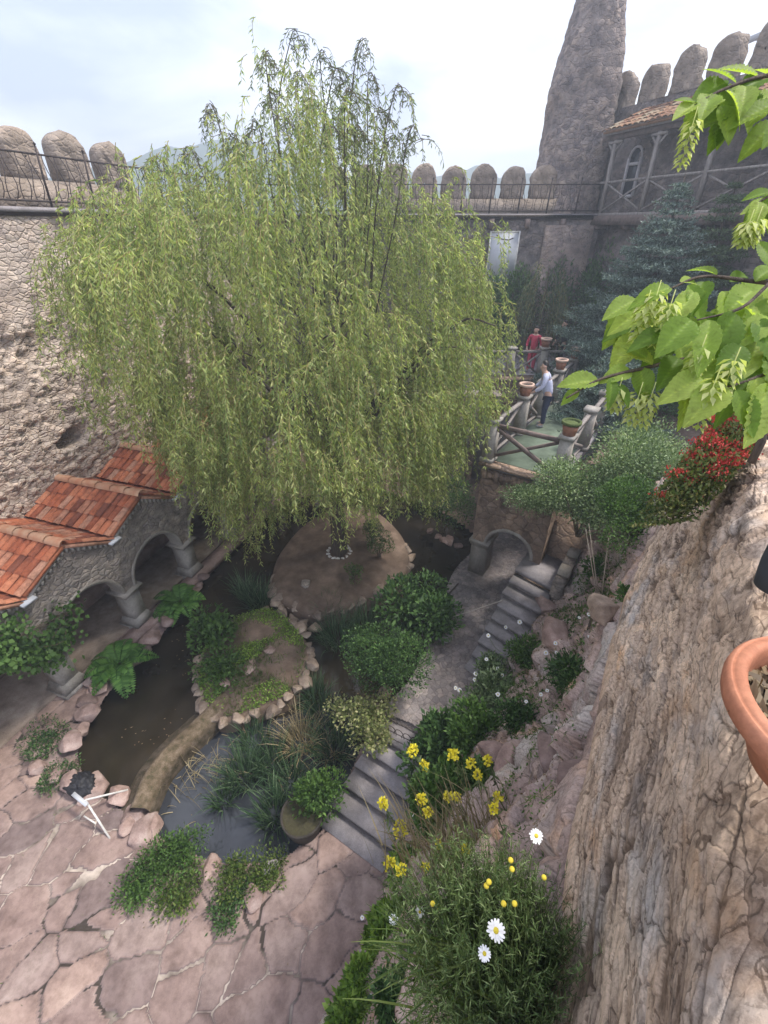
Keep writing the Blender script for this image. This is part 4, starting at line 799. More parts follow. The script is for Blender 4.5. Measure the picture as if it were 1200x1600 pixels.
# flower pots on the posts
def pot(loc, label, top, r=0.19, h=0.30):
    t = thing('flower_pot', label, 'flower pot', loc, 0, 'clay pots on the bridge posts')
    b = MB(); b.lathe([(0.0, 0.0), (r * 0.68, 0.0), (r * 0.92, h * 0.8), (r * 0.84, h * 0.8), (r * 0.6, 0.04)], 22); b.build('body', M['pot_brown'], t, smooth=True)
    b = MB(); b.lathe([(r * 0.90, h * 0.78), (r * 1.05, h * 0.80), (r * 1.08, h), (r * 0.86, h + 0.005), (r * 0.84, h * 0.8)], 22); b.build('rim', M['pot_rim'] if top != 'moss' else M['moss'], t)
    b = MB(); b.lathe([(0.001, h * 0.93), (r * 0.5, h * 0.92), (r * 0.86, h * 0.86)], 22); b.build('soil', M['moss'] if top == 'moss' else M['potting_soil'], t)
pl = {(0, 0): ('brown clay pot on the near left bridge post half under willow fronds', 'moss'), (0, 1): ('brown clay pot with pale rim on the post by the leaning person', 'soil'), (0, 3): ('clay pot with pale rim just behind the leaning person', 'soil'), (0, 4): ('clay pot on the far left bridge post', 'soil'), (1, 0): ('mossy topped clay pot on the near right bridge post', 'moss'), (1, 3): ('clay pot on the right bridge rail below the spruce', 'soil')}
for side, k, p in posts_w:
    if (side, k) in pl: pot(p, pl[(side, k)][0], pl[(side, k)][1], 0.19 if (side, k) == (1, 0) else 0.18)
# rail of the far terrace
tr = thing('terrace_railing', 'low timber railing with stone posts at the edge of the far terrace', 'railing', (3.5, 16.85, DECK))
for k in range(4):
    b = MB(); b.box((k * 1.2, 0, 0.5), (0.26, 0.26, 1.0), taper=0.04); b.box((k * 1.2, 0, 1.03), (0.33, 0.33, 0.08)); b.build('post', M['plaster'], tr)
    if k < 3:
        b = MB(); x = k * 1.2 + 0.13; b.bar((x, 0, 0.9), (x + 0.94, 0, 0.9), 0.08, 0.08); b.bar((x, 0.02, 0.85), (x + 0.94, 0.02, 0.1), 0.05, 0.07); b.bar((x, -0.03, 0.1), (x + 0.94, -0.03, 0.85), 0.05, 0.07); b.build('rail_panel', M['wood_grey'], tr)
pq = P(843, 528, DECK + 1.0); pot((3.5 + 2.4, 16.85, DECK + 1.07), 'clay pot on the terrace railing post beside the person in red', 'soil')

# ------------------------------------------------------------------ staircases
def stair(name, label, E0, E1, run, n, z0, rise, zb, extra=None):
    t = thing(name, label, 'staircase', (E0[0], E0[1], 0)); E0 = np.array(E0); E1 = np.array(E1) - E0; run = np.array(run)
    for k in range(n):
        a = run * k * 1.0; z = z0 - rise * k; c = run * (k + 1.16); s = 0.02 * RNG.normal(size=2)
        b = MB(); q = [a - run * 0.2 * (k > 0), a - run * 0.2 * (k > 0) + E1, c + E1 + s, c + s]
        b.prism(q, z - 0.075, z); ins = [q[0], q[1], q[2] - run * 0.12, q[3] - run * 0.12]; b.prism(ins, zb, z - 0.075); b.build('step', M['step'], t)
    return t
stair('staircase', 'lower flight of wide grey stone steps from the paving to the path', (0.0, 5.32), (1.14, 4.62), np.array([-1.12, -1.65]) / 6, 6, 0.9 - 0.14, 0.14, -0.5)
ld = thing('stair_landing', 'grey stone landing slab at the top of the upper steps', 'landing', (3.27, 8.45, 0))
b = MB(); b.prism([(0, 0), (0.70, -0.68), (1.36, 0.24), (0.64, 0.86)], 1.92, 2.02); b.build('slab', M['step'], ld)
b = MB(); b.prism([(0.03, 0.05), (0.70, -0.62), (1.32, 0.24), (0.64, 0.82)], 0.5, 1.92); b.build('base', M['bridge_stone'], ld)
stair('staircase', 'upper flight of grey stone steps climbing towards the bridge', (3.27, 8.45), (3.99, 7.76), -np.array([0.575, 0.818]) * 0.31, 8, 2.02 - 0.145, 0.135, 0.6)
kw = thing('kerb_wall', 'low wall of pale stone blocks beside the upper steps', 'wall', (4.05, 7.75, 0))
for k in range(5):
    b = MB(); q = np.array([0.06, 0.02]) + D2 * (0.33 * k); b.box((q[0], q[1], 1.6 + 0.06 * k), (0.31, 0.26, 1.35 + 0.1 * (k % 2)), rz=RZB, tint=RNG.random()); b.build('block', M['plaster'] if k % 2 else M['facade'], kw)
b = MB(); b.box((0, 0, 0), (1.5, 0.5, 2.4), rz=atan2(W2[1], W2[0]), tint=0.8); o = b.build('stone_block', M['bridge_stone'], loc=(4.72, 9.0, 1.9)); tag(o, 'reddish stone wall block behind the landing under the large bush', 'wall')

# ------------------------------------------------------------------ hillside and rock face on the right
def cr1(P_, n):
    P_ = np.asarray(P_, float); m = len(P_); E = np.concatenate([[2 * P_[0] - P_[1]], P_, [2 * P_[-1] - P_[-2]]]); t = np.linspace(0, m - 1 - 1e-9, n); i = t.astype(int); f = (t - i).reshape((-1,) + (1,) * (P_.ndim - 1))
    a, b, c, d = E[i], E[i + 1], E[i + 2], E[i + 3]
    return 0.5 * (2 * b + (c - a) * f + (2 * a - 5 * b + 4 * c - d) * f ** 2 + (3 * b - a - 3 * c + d) * f ** 3)
def crgrid(ctrl, nr, nc):
    G = cr1(ctrl, nr); return np.swapaxes(cr1(np.swapaxes(G, 0, 1), nc), 0, 1)
def normals(G):
    return unit(np.cross(np.gradient(G, axis=1), np.gradient(G, axis=0)))
def PR(px, py, zr): return P(px, py, CAMZ + zr)
HC = [[(885, 770, -6.0), (930, 745, -5.4), (985, 730, -4.7), (1030, 740, -3.9), (1062, 770, -3.1)],
      [(892, 885, -7.3), (930, 875, -6.5), (960, 875, -5.8), (985, 880, -4.9), (1008, 870, -3.5)],
      [(835, 965, -7.75), (880, 965, -6.95), (915, 972, -6.2), (942, 980, -5.2), (968, 980, -3.35)],
      [(765, 1070, -8.25), (805, 1072, -7.5), (855, 1080, -6.5), (908, 1080, -5.2), (950, 1080, -3.1)],
      [(695, 1160, -8.5), (745, 1158, -7.5), (815, 1172, -6.2), (883, 1190, -4.6), (932, 1170, -2.9)],
      [(640, 1262, -8.9), (690, 1262, -7.3), (762, 1272, -5.8), (843, 1280, -4.0), (907, 1270, -2.6)],
      [(607, 1372, -9.25), (650, 1382, -7.0), (712, 1392, -5.0), (802, 1392, -3.3), (899, 1370, -2.38)],
      [(556, 1502, -9.25), (600, 1502, -6.8), (662, 1502, -4.6), (762, 1500, -3.0), (887, 1500, -2.2)],
      [(498, 1622, -9.25), (560, 1622, -6.5), (640, 1622, -4.4), (740, 1622, -2.8), (862, 1622, -2.05)],
      [(430, 1900, -9.25), (520, 1900, -6.3), (620, 1900, -4.2), (722, 1900, -2.7), (852, 1900, -2.0)]]
HG = np.array([[PR(*q) for q in r] for r in HC]); H = crgrid(HG, 420, 240); Nn = normals(H)
if Nn[200, 100, 2] < 0: Nn = -Nn
p3 = H.reshape(-1, 3)
blk = p3 * np.array([1.8, 1.8, 2.4]) + 0.9 * (np.stack([fbm(p3 * 0.9 + k * 11, 3, 60 + k) for k in range(3)], -1) - 0.5)
def cellheight(p, s):            # blocky broken rock
    i = np.floor(p).astype(np.int64); best = np.full(len(p), 9.); b2 = np.full(len(p), 9.); hid = np.zeros(len(p)); gx = np.zeros((len(p), 3))
    for dx in (-1, 0, 1):
        for dy in (-1, 0, 1):
            for dz in (-1, 0, 1):
                c = i + np.array([dx, dy, dz]); q = c + 0.5 + 0.8 * (np.stack([_h(c[:, 0], c[:, 1], c[:, 2], s + k) for k in range(3)], -1) - 0.5)
                d = np.linalg.norm(q - p, axis=1); nr_ = d < best
                b2 = np.where(nr_, best, np.minimum(b2, d)); hid = np.where(nr_, _h(c[:, 0], c[:, 1], c[:, 2], s + 5), hid); gx = np.where(nr_[:, None], p - q, gx); best = np.where(nr_, d, best)
    return hid, b2 - best, gx
hid, ed, gx = cellheight(blk, 4); tilt = gx[:, 0] * np.sin(hid * 40) + gx[:, 1] * np.cos(hid * 55)
hid2, ed2, gx2 = cellheight(blk * 2.7, 14)
h = 0.20 * (hid - 0.4) + 0.16 * tilt + 0.07 * (hid2 - 0.5) + 0.10 * sstep(0, 0.15, ed) - 0.1 + 0.10 * (fbm(p3 * 4, 5, 3) - 0.5)
ct = np.linspace(0, 1, 240)[None].repeat(420, 0).ravel(); fade = sstep(0, 0.10, ct) * (1 - 0.7 * sstep(0.85, 1, ct)); near = np.clip((np.linalg.norm(p3 - np.array([0, 0, CAMZ]), axis=1)) / 4.5, 0.25, 1)
H2 = H + Nn * (h * fade * near).reshape(420, 240, 1)
b = MB(); b.grid(H2, 0.3 + 0.55 * hid - 0.25 * (ed < 0.05)); struct(b.build('hillside', M['hillside'], smooth=False, uv=p3 * np.array([1.6, 1.6, 2.6])))

SC = [[(1062, 770, -3.0), (1085, 738, -2.35), (1122, 706, -1.75), (1200, 690, -1.4), (1400, 690, -1.35)],
      [(1006, 868, -3.25), (1065, 832, -2.25), (1142, 765, -1.42), (1215, 745, -1.18), (1420, 745, -1.15)],
      [(966, 980, -3.0), (1050, 960, -2.02), (1140, 900, -1.28), (1230, 890, -1.08), (1450, 890, -1.06)],
      [(949, 1080, -2.8), (1040, 1082, -1.82), (1140, 1045, -1.16), (1240, 1045, -1.02), (1450, 1045, -1.0)],
      [(931, 1170, -2.6), (1030, 1190, -1.72), (1132, 1190, -1.12), (1240, 1190, -1.0), (1460, 1190, -.98)],
      [(906, 1270, -2.4), (1010, 1300, -1.62), (1122, 1310, -1.08), (1250, 1310, -.98), (1470, 1310, -.96)],
      [(898, 1370, -2.25), (1000, 1420, -1.52), (1112, 1430, -1.05), (1260, 1430, -.97), (1480, 1430, -.95)],
      [(886, 1500, -2.1), (990, 1540, -1.47), (1102, 1550, -1.03), (1260, 1550, -.96), (1480, 1550, -.95)],
      [(861, 1620, -1.98), (980, 1700, -1.42), (1092, 1700, -1.02), (1260, 1700, -.96), (1480, 1700, -.95)],
      [(851, 1900, -1.93), (970, 1950, -1.4), (1082, 1950, -1.0), (1260, 1950, -.95), (1480, 1950, -.95)]]
SG = np.array([[PR(*q) for q in r] for r in SC]); S_ = crgrid(SG, 560, 420); Ns = normals(S_)
if Ns[300, 100, 2] < 0: Ns = -Ns
dU = np.r_[0, np.cumsum(np.linalg.norm(np.diff(S_[330], axis=0), axis=1))]; dV = np.r_[0, np.cumsum(np.linalg.norm(np.diff(S_[:, 60], axis=0), axis=1))]
Ug = np.broadcast_to(dU[None], S_.shape[:2]); Vg = np.broadcast_to(dV[:, None], S_.shape[:2]); sk = Ug + 0.10 * Vg
fl = np.stack([sk * 9, Vg * 1.6, Ug * 0], -1).reshape(-1, 3)
wv = fl + 1.1 * (np.stack([fbm(fl * 0.35 + 31 * k, 3, 90 + k) for k in range(3)], -1) - 0.5)
st1 = fbm(wv * 0.55, 5, 7, 0.55); st2 = fbm(wv * np.array([1.6, 1.1, 1]) + 40, 4, 8, 0.6); iso = fbm(S_.reshape(-1, 3) * 9, 5, 12, 0.6)
fl2 = np.stack([sk * 16, Vg * 4.2, Ug * 0 + 3], -1).reshape(-1, 3); fl2 = fl2 + 1.4 * (np.stack([fbm(fl2 * 0.4 + 31 * k, 3, 190 + k) for k in range(3)], -1) - 0.5)
sa_ = fbm(fl2 * 0.6, 3, 33) * 6 + (sk * 5).ravel(); saw = sa_ - np.floor(sa_); saw = np.where(saw > 0.9, (1 - saw) * 10, saw / 0.9)
fine_ = fbm(fl2 * 1.9, 4, 44, 0.65)
crack = sstep(0.0, 0.03, np.abs(fbm(wv * np.array([0.5, 0.35, 1]) + 70, 4, 19) - 0.5))
right = sstep(0.42, 0.62, np.linspace(0, 1, 420))[None].repeat(560, 0).ravel()      # rougher mortared top
pu = sk.ravel() * 8.5 + 1.2 * (fbm(fl2 * 0.25, 4, 71) - 0.5) + 0.5 * (fbm(fl2 * 0.9, 3, 75) - 0.5); pv_ = Vg.ravel() * 3.0 + 1.2 * (fbm(fl2 * 0.25 + 9, 4, 72) - 0.5) + 0.4 * (fbm(fl2 * 0.9 + 4, 3, 76) - 0.5)
q1, q2, pid = worley(pu, pv_, 5, 0.95); r1, r2, rid = worley(pu * 2.6 + 3, pv_ * 2.2, 15, 0.95)
pl_ = 0.014 * (pid - 0.5) + 0.010 * (pu - np.floor(pu) - 0.5) * (pid - 0.4) + 0.009 * (rid - 0.5) - 0.014 * (1 - sstep(0, 0.08, q2 - q1)) * (pid > 0.35) - 0.005 * (1 - sstep(0, 0.1, r2 - r1)) * (rid > 0.5)
h = (1 - 0.6 * right) * pl_ + (1 - right) * (0.020 * (st1 - 0.5) + 0.007 * saw * (0.4 + 1.2 * vnoise(fl2 * 0.3, 9)) + 0.010 * (fine_ - 0.5) + 0.012 * (st2 - 0.5) - 0.02 * (1 - crack)) + right * (0.09 * (fbm(S_.reshape(-1, 3) * 3.0, 4, 55) - 0.5)) + (0.016 + 0.035 * right) * (iso - 0.5)
far = np.clip(np.linalg.norm(S_.reshape(-1, 3) - np.array([0, 0, CAMZ]), axis=1) / 2.6, 0.35, 1.5)
S2 = S_ + Ns * (h * far).reshape(560, 420, 1)
# the left edge of the slab turns down to meet the hillside
skirt = np.stack([S2[:, 0] + np.array([-0.01, 0, 0]) * 1 - np.array([0, 0, d_]) for d_ in (0.9, 0.35, 0.06)], 1); skirt[:, 0] += np.array([0.25, 0, 0]); skirt[:, 1] += np.array([0.04, 0, 0])
skirt[:, :, :2] += 0.05 * (fbm(skirt.reshape(-1, 3) * 6, 4, 5).reshape(560, 3, 1) - 0.5)
S3 = np.concatenate([skirt, S2], 1); fl3 = np.concatenate([fl.reshape(560, 420, 3)[:, :1]] * 3 + [fl.reshape(560, 420, 3)], 1); tt = np.concatenate([np.full((560, 3), 0.4), np.clip(0.42 + 0.35 * (pid - 0.5) + 0.2 * (rid - 0.5) - 0.35 * (q2 - q1 < 0.035) * (pid > 0.35) + 0.5 * (st1 - 0.5) + 0.6 * (fine_ - 0.5) - 0.55 * (1 - crack) * (1 - right) - 0.3 * (saw < 0.12), 0, 1).reshape(560, 420)], 1)
b = MB(); b.grid(S3, tt); struct(b.build('rock_face', M['cliff'], smooth=False, uv=(fl3 * np.array([0.55, 1.1, 1])).reshape(-1, 3)))

# ------------------------------------------------------------------ plants
def rdir(n, up=0.0):
    v = RNG.normal(size=(n, 3)); v[:, 2] += up; return unit(v)
def shrub(name, label, cat, base, rx, ry, h, n, ln, wd, mat, group=None, stems=7, low=0.1, ragged=0.35, droop=0.0, lobes=9, up=0.35, rs=None):
    t = thing(name, label, cat, tuple(base), 0, group)
    cen = [np.array([RNG.uniform(-.55, .55) * rx, RNG.uniform(-.55, .55) * ry, h * RNG.uniform(0.35, 0.78)]) for _ in range(lobes)]
    rad = [np.array([rx, ry, h * 0.55]) * RNG.uniform(0.38, 0.62) for _ in range(lobes)]
    k = RNG.integers(0, lobes, n); d = rdir(n, 0.25); rr = np.abs(1 - np.abs(RNG.normal(0, ragged * 0.6, n))) * (0.72 + 0.56 * fbm(d * 2.2 + k[:, None] * 3.1, 3, 21)) * (1 + ragged * 0.5 * (RNG.random(n) - 0.3))
    Pt = np.array(cen)[k] + d * np.array(rad)[k] * rr[:, None]; Pt[:, 2] = np.maximum(Pt[:, 2], h * low * RNG.random(n))
    D = unit(d + RNG.normal(0, 0.6, (n, 3)) + np.array([0, 0, up - droop])); N = unit(d + RNG.normal(0, 0.5, (n, 3)) + np.array([0, 0, 0.6]))
    b = MB(); s = RNG.uniform(0.65, 1.25, n); b.leaves(Pt, D, N, ln * s, wd * s); b.build('foliage', M[mat], t)
    if stems:
        b = MB()
        for q in range(stems):
            e = cen[q % lobes] + RNG.normal(0, 0.1, 3) * rx; m = e * 0.45 + RNG.normal(0, 0.06, 3) * rx; m[2] = e[2] * 0.5
            b.tube(crpath([(RNG.normal(0, .03), RNG.normal(0, .03), -0.05), m, e], 4), np.linspace(0.018, 0.006, 9) * max(1, h), 5)
        b.build('stems', M['twig'], t)
    return t
def tuft(name, label, cat, base, r, n, ln, wd, mat, lean=0.5, droop=0.5, group=None, seg=4):
    t = thing(name, label, cat, tuple(base), 0, group); a = RNG.uniform(0, 2 * pi, n); q = r * np.sqrt(RNG.random(n))
    B = np.c_[q * np.cos(a), q * np.sin(a), np.zeros(n) - 0.02]; D = np.c_[np.cos(a) * lean * RNG.random(n), np.sin(a) * lean * RNG.random(n), np.ones(n)] + RNG.normal(0, 0.15, (n, 3))
    b = MB(); b.blades(B, D, ln * RNG.uniform(0.5, 1.15, n), wd * RNG.uniform(0.7, 1.2, n), droop * RNG.uniform(0.4, 1.4, n), seg); b.build('blades', M[mat], t); return t
def fern(label, base, r, n=16):
    t = thing('fern', label, 'fern', tuple(base), 0, 'ferns by the arcade'); b = MB()
    for k in range(n):
        a = k / n * 2 * pi + RNG.normal(0, .2); L_ = r * RNG.uniform(0.75, 1.15); s = np.linspace(0, 1, 20)[1:]
        el = RNG.uniform(0.5, 1.2); xs_ = L_ * s * cos(el * 0.6); zs_ = L_ * (sin(el) * s - 0.75 * s ** 2.2); q = np.c_[xs_ * cos(a), xs_ * sin(a), zs_ + 0.05]
        tg_ = unit(np.gradient(q, axis=0)); side = unit(np.cross(tg_, [0, 0, 1.])); w_ = L_ * 0.26 * np.sin(pi * np.clip(s * 0.92 + 0.08, 0, 1)) ** 0.8
        for sg in (-1, 1): b.leaves(q, side * sg + tg_ * 0.35, np.cross(side, tg_) * sg + RNG.normal(0, .1, q.shape), w_, L_ * 0.075 * np.ones(len(q)), 0.05)
        b.tube(q[::3], 0.006, 4)
    b.build('fronds', M['fern'], t); return t

# --- the big willow
wt = thing('willow_tree', 'large weeping willow with hanging yellow-green fronds on the bare soil island', 'tree', (tb[0], tb[1], 0.40))
wb = MB(); limbs = []
trunk = crpath([(0, 0, -0.15), (0.03, 0.02, 0.9), (-0.02, 0.05, 1.9), (0.02, 0.0, 2.9)], 5); wb.tube(trunk, np.linspace(0.27, 0.19, len(trunk)), 10)
for k in range(9):
    a = k / 9 * 2 * pi + RNG.normal(0, .25); R_ = RNG.uniform(1.6, 2.9); z1 = RNG.uniform(6.0, 8.6)
    pts = crpath([(0, 0, 2.5 + 0.05 * k), (0.45 * R_ * cos(a) * 0.6, 0.45 * R_ * sin(a) * 0.6, 4.2), (R_ * 0.75 * cos(a), R_ * 0.75 * sin(a), z1 - 1.2), (R_ * 1.25 * cos(a), R_ * 1.25 * sin(a), z1)], 6)
    limbs.append(pts); wb.tube(pts, np.linspace(0.10, 0.02, len(pts)), 7)
    for q in range(6):
        s = pts[RNG.integers(8, len(pts))]; a2 = a + RNG.normal(0, .9); e = s + np.array([cos(a2) * 1.2, sin(a2) * 1.2, RNG.uniform(0.3, 1.3)])
        wb.tube(crpath([s, (s + e) / 2 + np.array([0, 0, 0.25]), e], 4), np.linspace(0.035, 0.012, 9), 5)
leader = crpath([(0, 0, 2.7), (-0.2, 0.3, 5.0), (-0.5, 0.1, 6.9), (-0.75, 0.2, 8.2), (-0.85, 0.1, 9.3)], 6); wb.tube(leader, np.linspace(0.13, 0.015, len(leader)), 7)
wb.build('trunk', M['bark'], wt, smooth=True)
HK = [2.4, 3.2, 4.2, 5.2, 6.2, 7.4, 8.3, 9.0, 9.5, 10.0, 10.6, 11.3, 11.9]; RK = [2.8, 3.3, 3.75, 4.2, 4.6, 4.65, 4.25, 3.65, 3.0, 2.2, 1.35, 0.85, 0.4]
def Rprof(h): return np.interp(h, HK, RK)
def Cx(h): return np.interp(h, [3, 6.2, 8.3, 9.4, 10.2, 11.0], [-0.40, -0.50, -0.90, -0.60, -0.15, 0.1])
def strands(n, base, L_, tipdrop, out, leafgap, ll, lw, seg=7):
    """hanging shoots: bases, lengths -> shoot tubes and leaf arrays"""
    sb_ = MB(); Pl = []; Dl = []; Nl = []; Ll = []
    for k in range(n):
        p0 = base[k]; o_ = out[k]; L1 = L_[k]; t = np.linspace(0, 1, seg); hor = 0.30 * L1 * (1 - np.exp(-3 * t)) * RNG.uniform(0.3, 1.2)
        z = 0.10 * L1 * np.sin(pi * np.clip(t * 2.2, 0, 1)) * RNG.uniform(0, 1) - L1 * t ** 1.15 * tipdrop
        sw = RNG.normal(0, 0.05, 2) * L1; path = np.c_[p0[0] + o_[0] * hor + sw[0] * t ** 2, p0[1] + o_[1] * hor + sw[1] * t ** 2, p0[2] + z]
        sb_.tube(path, np.linspace(0.0065, 0.0022, seg), 3)
        m = max(3, int(L1 / leafgap)); u = np.sort(RNG.random(m)) * (seg - 1) * 0.999; i = u.astype(int); f = (u - i)[:, None]; q = path[i] * (1 - f) + path[i + 1] * f; dr = unit(path[i + 1] - path[i])
        az = RNG.uniform(0, 2 * pi, m); sd_ = np.c_[np.cos(az), np.sin(az), np.zeros(m)]; Pl.append(q); Dl.append(unit(dr * 0.6 + sd_ * RNG.uniform(0.35, 1.1, (m, 1)) + [0, 0, -0.10])); Nl.append(RNG.normal(0, 1, (m, 3)) + [0, 0, 0.7]); Ll.append(ll * RNG.uniform(0.6, 1.2, m))
    return sb_, np.vstack(Pl), np.vstack(Dl), np.vstack(Nl), np.concatenate(Ll)
NC = 640
hh = RNG.uniform(2.5, 11.7, NC * 3); th_ = RNG.uniform(0, 2 * pi, NC * 3); lump = 0.72 + 0.56 * fbm(np.stack([np.cos(th_) * 2.6, np.sin(th_) * 2.6, hh * 0.65], -1), 3, 77)
keep = RNG.random(NC * 3) < Rprof(hh) / 4.85 * np.interp(hh, [3, 4.5, 9.0, 9.9, 10.5, 11.7], [0.6, 1, 1.05, 0.75, 0.24, 0.10]); hh, th_, lump = hh[keep][:NC], th_[keep][:NC], lump[keep][:NC]; NC = len(hh)
rr = Rprof(hh) * lump * np.power(RNG.random(NC), 0.28); xc, yc = rr * np.cos(th_), rr * np.sin(th_); per_ = RNG.integers(6, 20, NC); NS = int(per_.sum())
sp_ = RNG.uniform(.12, .38, NC); xc = np.repeat(xc, per_) + RNG.normal(0, 1, NS) * np.repeat(sp_, per_); yc = np.repeat(yc, per_) + RNG.normal(0, 1, NS) * np.repeat(sp_, per_); hh = np.repeat(hh, per_) + RNG.normal(0, .22, NS); hh = np.minimum(hh, 11.8)
th_ = np.arctan2(yc, xc) % (2 * pi); rr = np.hypot(xc, yc); left_ = np.clip(-np.cos(th_), 0, 1); rr = rr * (1 - 0.20 * left_ * (1 - sstep(4.8, 7.0, hh)))
gap = fbm(np.stack([np.cos(th_) * 3.0, np.sin(th_) * 3.0, hh * 0.5 + 20], -1), 3, 12); ok = gap > 0.30
hh, th_, rr = hh[ok], th_[ok], rr[ok]; NS = len(hh)
base = np.c_[Cx(hh) + rr * np.cos(th_), -0.1 + rr * np.sin(th_), hh]; outv = np.c_[np.cos(th_), np.sin(th_)] + RNG.normal(0, .5, (NS, 2))
dth = (th_ - radians(283) + pi) % (2 * pi) - pi; zlow = 2.5 + 1.25 * np.exp(-(dth / radians(24)) ** 2) - 0.7 * np.exp(-((th_ - radians(228)) / radians(24)) ** 2)
rag = fbm(np.stack([np.cos(th_) * 4.5, np.sin(th_) * 4.5, rr * 0.8], -1), 3, 15) - 0.5
left_ = np.clip(-np.cos(th_), 0, 1)
hlim = np.maximum(np.interp(rr * (0.95 + 0.20 * left_), RK[:6], HK[:6]), zlow) + 2.6 * rag + RNG.normal(0, .3, NS)
Ls = RNG.uniform(0.5, 1.75, NS) * np.interp(hh, [3, 5, 8, 9.5, 10.5, 11.7], [0.8, 1.1, 1, 0.8, 0.6, 0.4]); Ls = np.clip(np.minimum(Ls, hh - hlim), 0.3, 3); ok = hh > zlow + 0.1
hh, base, outv, Ls = hh[ok], base[ok], outv[ok], Ls[ok]; NS = len(hh)
sbm, Pl, Dl, Nl, Ll = strands(NS, base, Ls, 0.9, outv, 0.027, 0.115, 0.016)
sbm.build('shoots', M['withe'], wt)
b = MB(); b.leaves(Pl, Dl, Nl, Ll, 0.021 * RNG.uniform(0.8, 1.3, len(Pl)), 0.10); b.build('crown', M['willow'], wt)
# thin upright wisps above the dome
tb2 = MB(); tipsb = []; tipo = []; tipL = []
for (px, py) in [(455, 58), (335, 172), (560, 72), (618, 140), (405, 200), (520, 120), (640, 205), (300, 235), (480, 160), (590, 175), (430, 150), (250, 250), (415, 95), (500, 90), (540, 150), (575, 125), (370, 215), (465, 120), (610, 215), (445, 190), (515, 200), (555, 205)]:
    e = PY(px, py, 11.0 + RNG.normal(0, .7)) - np.array([tb[0], tb[1], 0.40]); s = np.array([e[0] * 0.62 + 0.1, e[1] * 0.5, 7.2]); m = (s + e) / 2 + RNG.normal(0, .22, 3) + np.array([-0.05, 0, 0.2])
    w_ = crpath([s, m, e, e + np.array([np.sign(e[0] + 0.7) * 0.22, 0, -0.12])], 7); tb2.tube(w_, np.linspace(0.018, 0.004, len(w_)), 5)
    for q in w_[4:]:
        for j in range(2):
            a = RNG.uniform(0, 2 * pi); tipsb.append(q + RNG.normal(0, .02, 3)); tipo.append((cos(a), sin(a))); tipL.append(RNG.uniform(0.15, 0.55))
tb2.build('leader_twigs', M['bark'], wt)
sb2, P2, D2l, N2, L2 = strands(len(tipsb), np.array(tipsb), np.array(tipL), 0.75, np.array(tipo) * 2.6, 0.035, 0.10, 0.018, 6)
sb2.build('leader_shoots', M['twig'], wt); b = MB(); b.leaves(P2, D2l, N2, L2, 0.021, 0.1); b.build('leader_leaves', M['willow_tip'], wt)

# --- second small weeping willow and hedge by the far wall
def small_weeper(base, h, r, n, label):
    t = thing('weeping_tree', label, 'tree', tuple(base)); b = MB(); b.tube([(0, 0, -0.1), (0.05, 0, h * 0.5), (0, 0, h * 0.95)], [0.09, 0.07, 0.03], 7); b.build('trunk', M['bark'], t)
    a = RNG.uniform(0, 2 * pi, n); q = r * RNG.random(n) ** 0.6; bs = np.c_[q * np.cos(a) + 0.3 * np.sin(a * 3), q * np.sin(a), h * (1 - 0.4 * (q / r) ** 2) * RNG.uniform(0.6, 1.05, n)]
    s_, p_, d_, n_, l_ = strands(n, bs, RNG.uniform(0.25, 0.6, n) * h, 1.0, np.c_[np.cos(a), np.sin(a)], 0.05, 0.13, 0.02); s_.build('shoots', M['withe'], t); b = MB(); b.leaves(p_, d_, n_, l_, 0.03, 0.1); b.build('crown', M['pine'], t)
gz = 4.25
small_weeper((6.3, 19.2, DECK), 3.6, 1.1, 170, 'small pale weeping tree on the far terrace below the white panel')
for k, (x, y, r, h_) in enumerate([(4.6, 20.3, 0.9, 3.2), (5.6, 20.5, 0.9, 3.4), (7.4, 20.4, 0.8, 3.9), (8.3, 20.2, 0.8, 4.0), (9.2, 19.6, 0.9, 3.4)]):
    shrub('cypress', ['dark columnar evergreen on the far terrace, at the left end of its row', 'dark columnar evergreen just left of the small weeping tree', 'dark columnar evergreen just right of the small weeping tree', 'dark columnar evergreen behind the person in black', 'dark columnar evergreen at the right end of its row by the spruce'][k], 'tree', (x, y, DECK - 0.05), r, r, h_, 2600, 0.16, 0.05, 'shrub_dark', 'evergreens at the far wall', 3, 0.02, 0.4, 0, 12, 0.8)

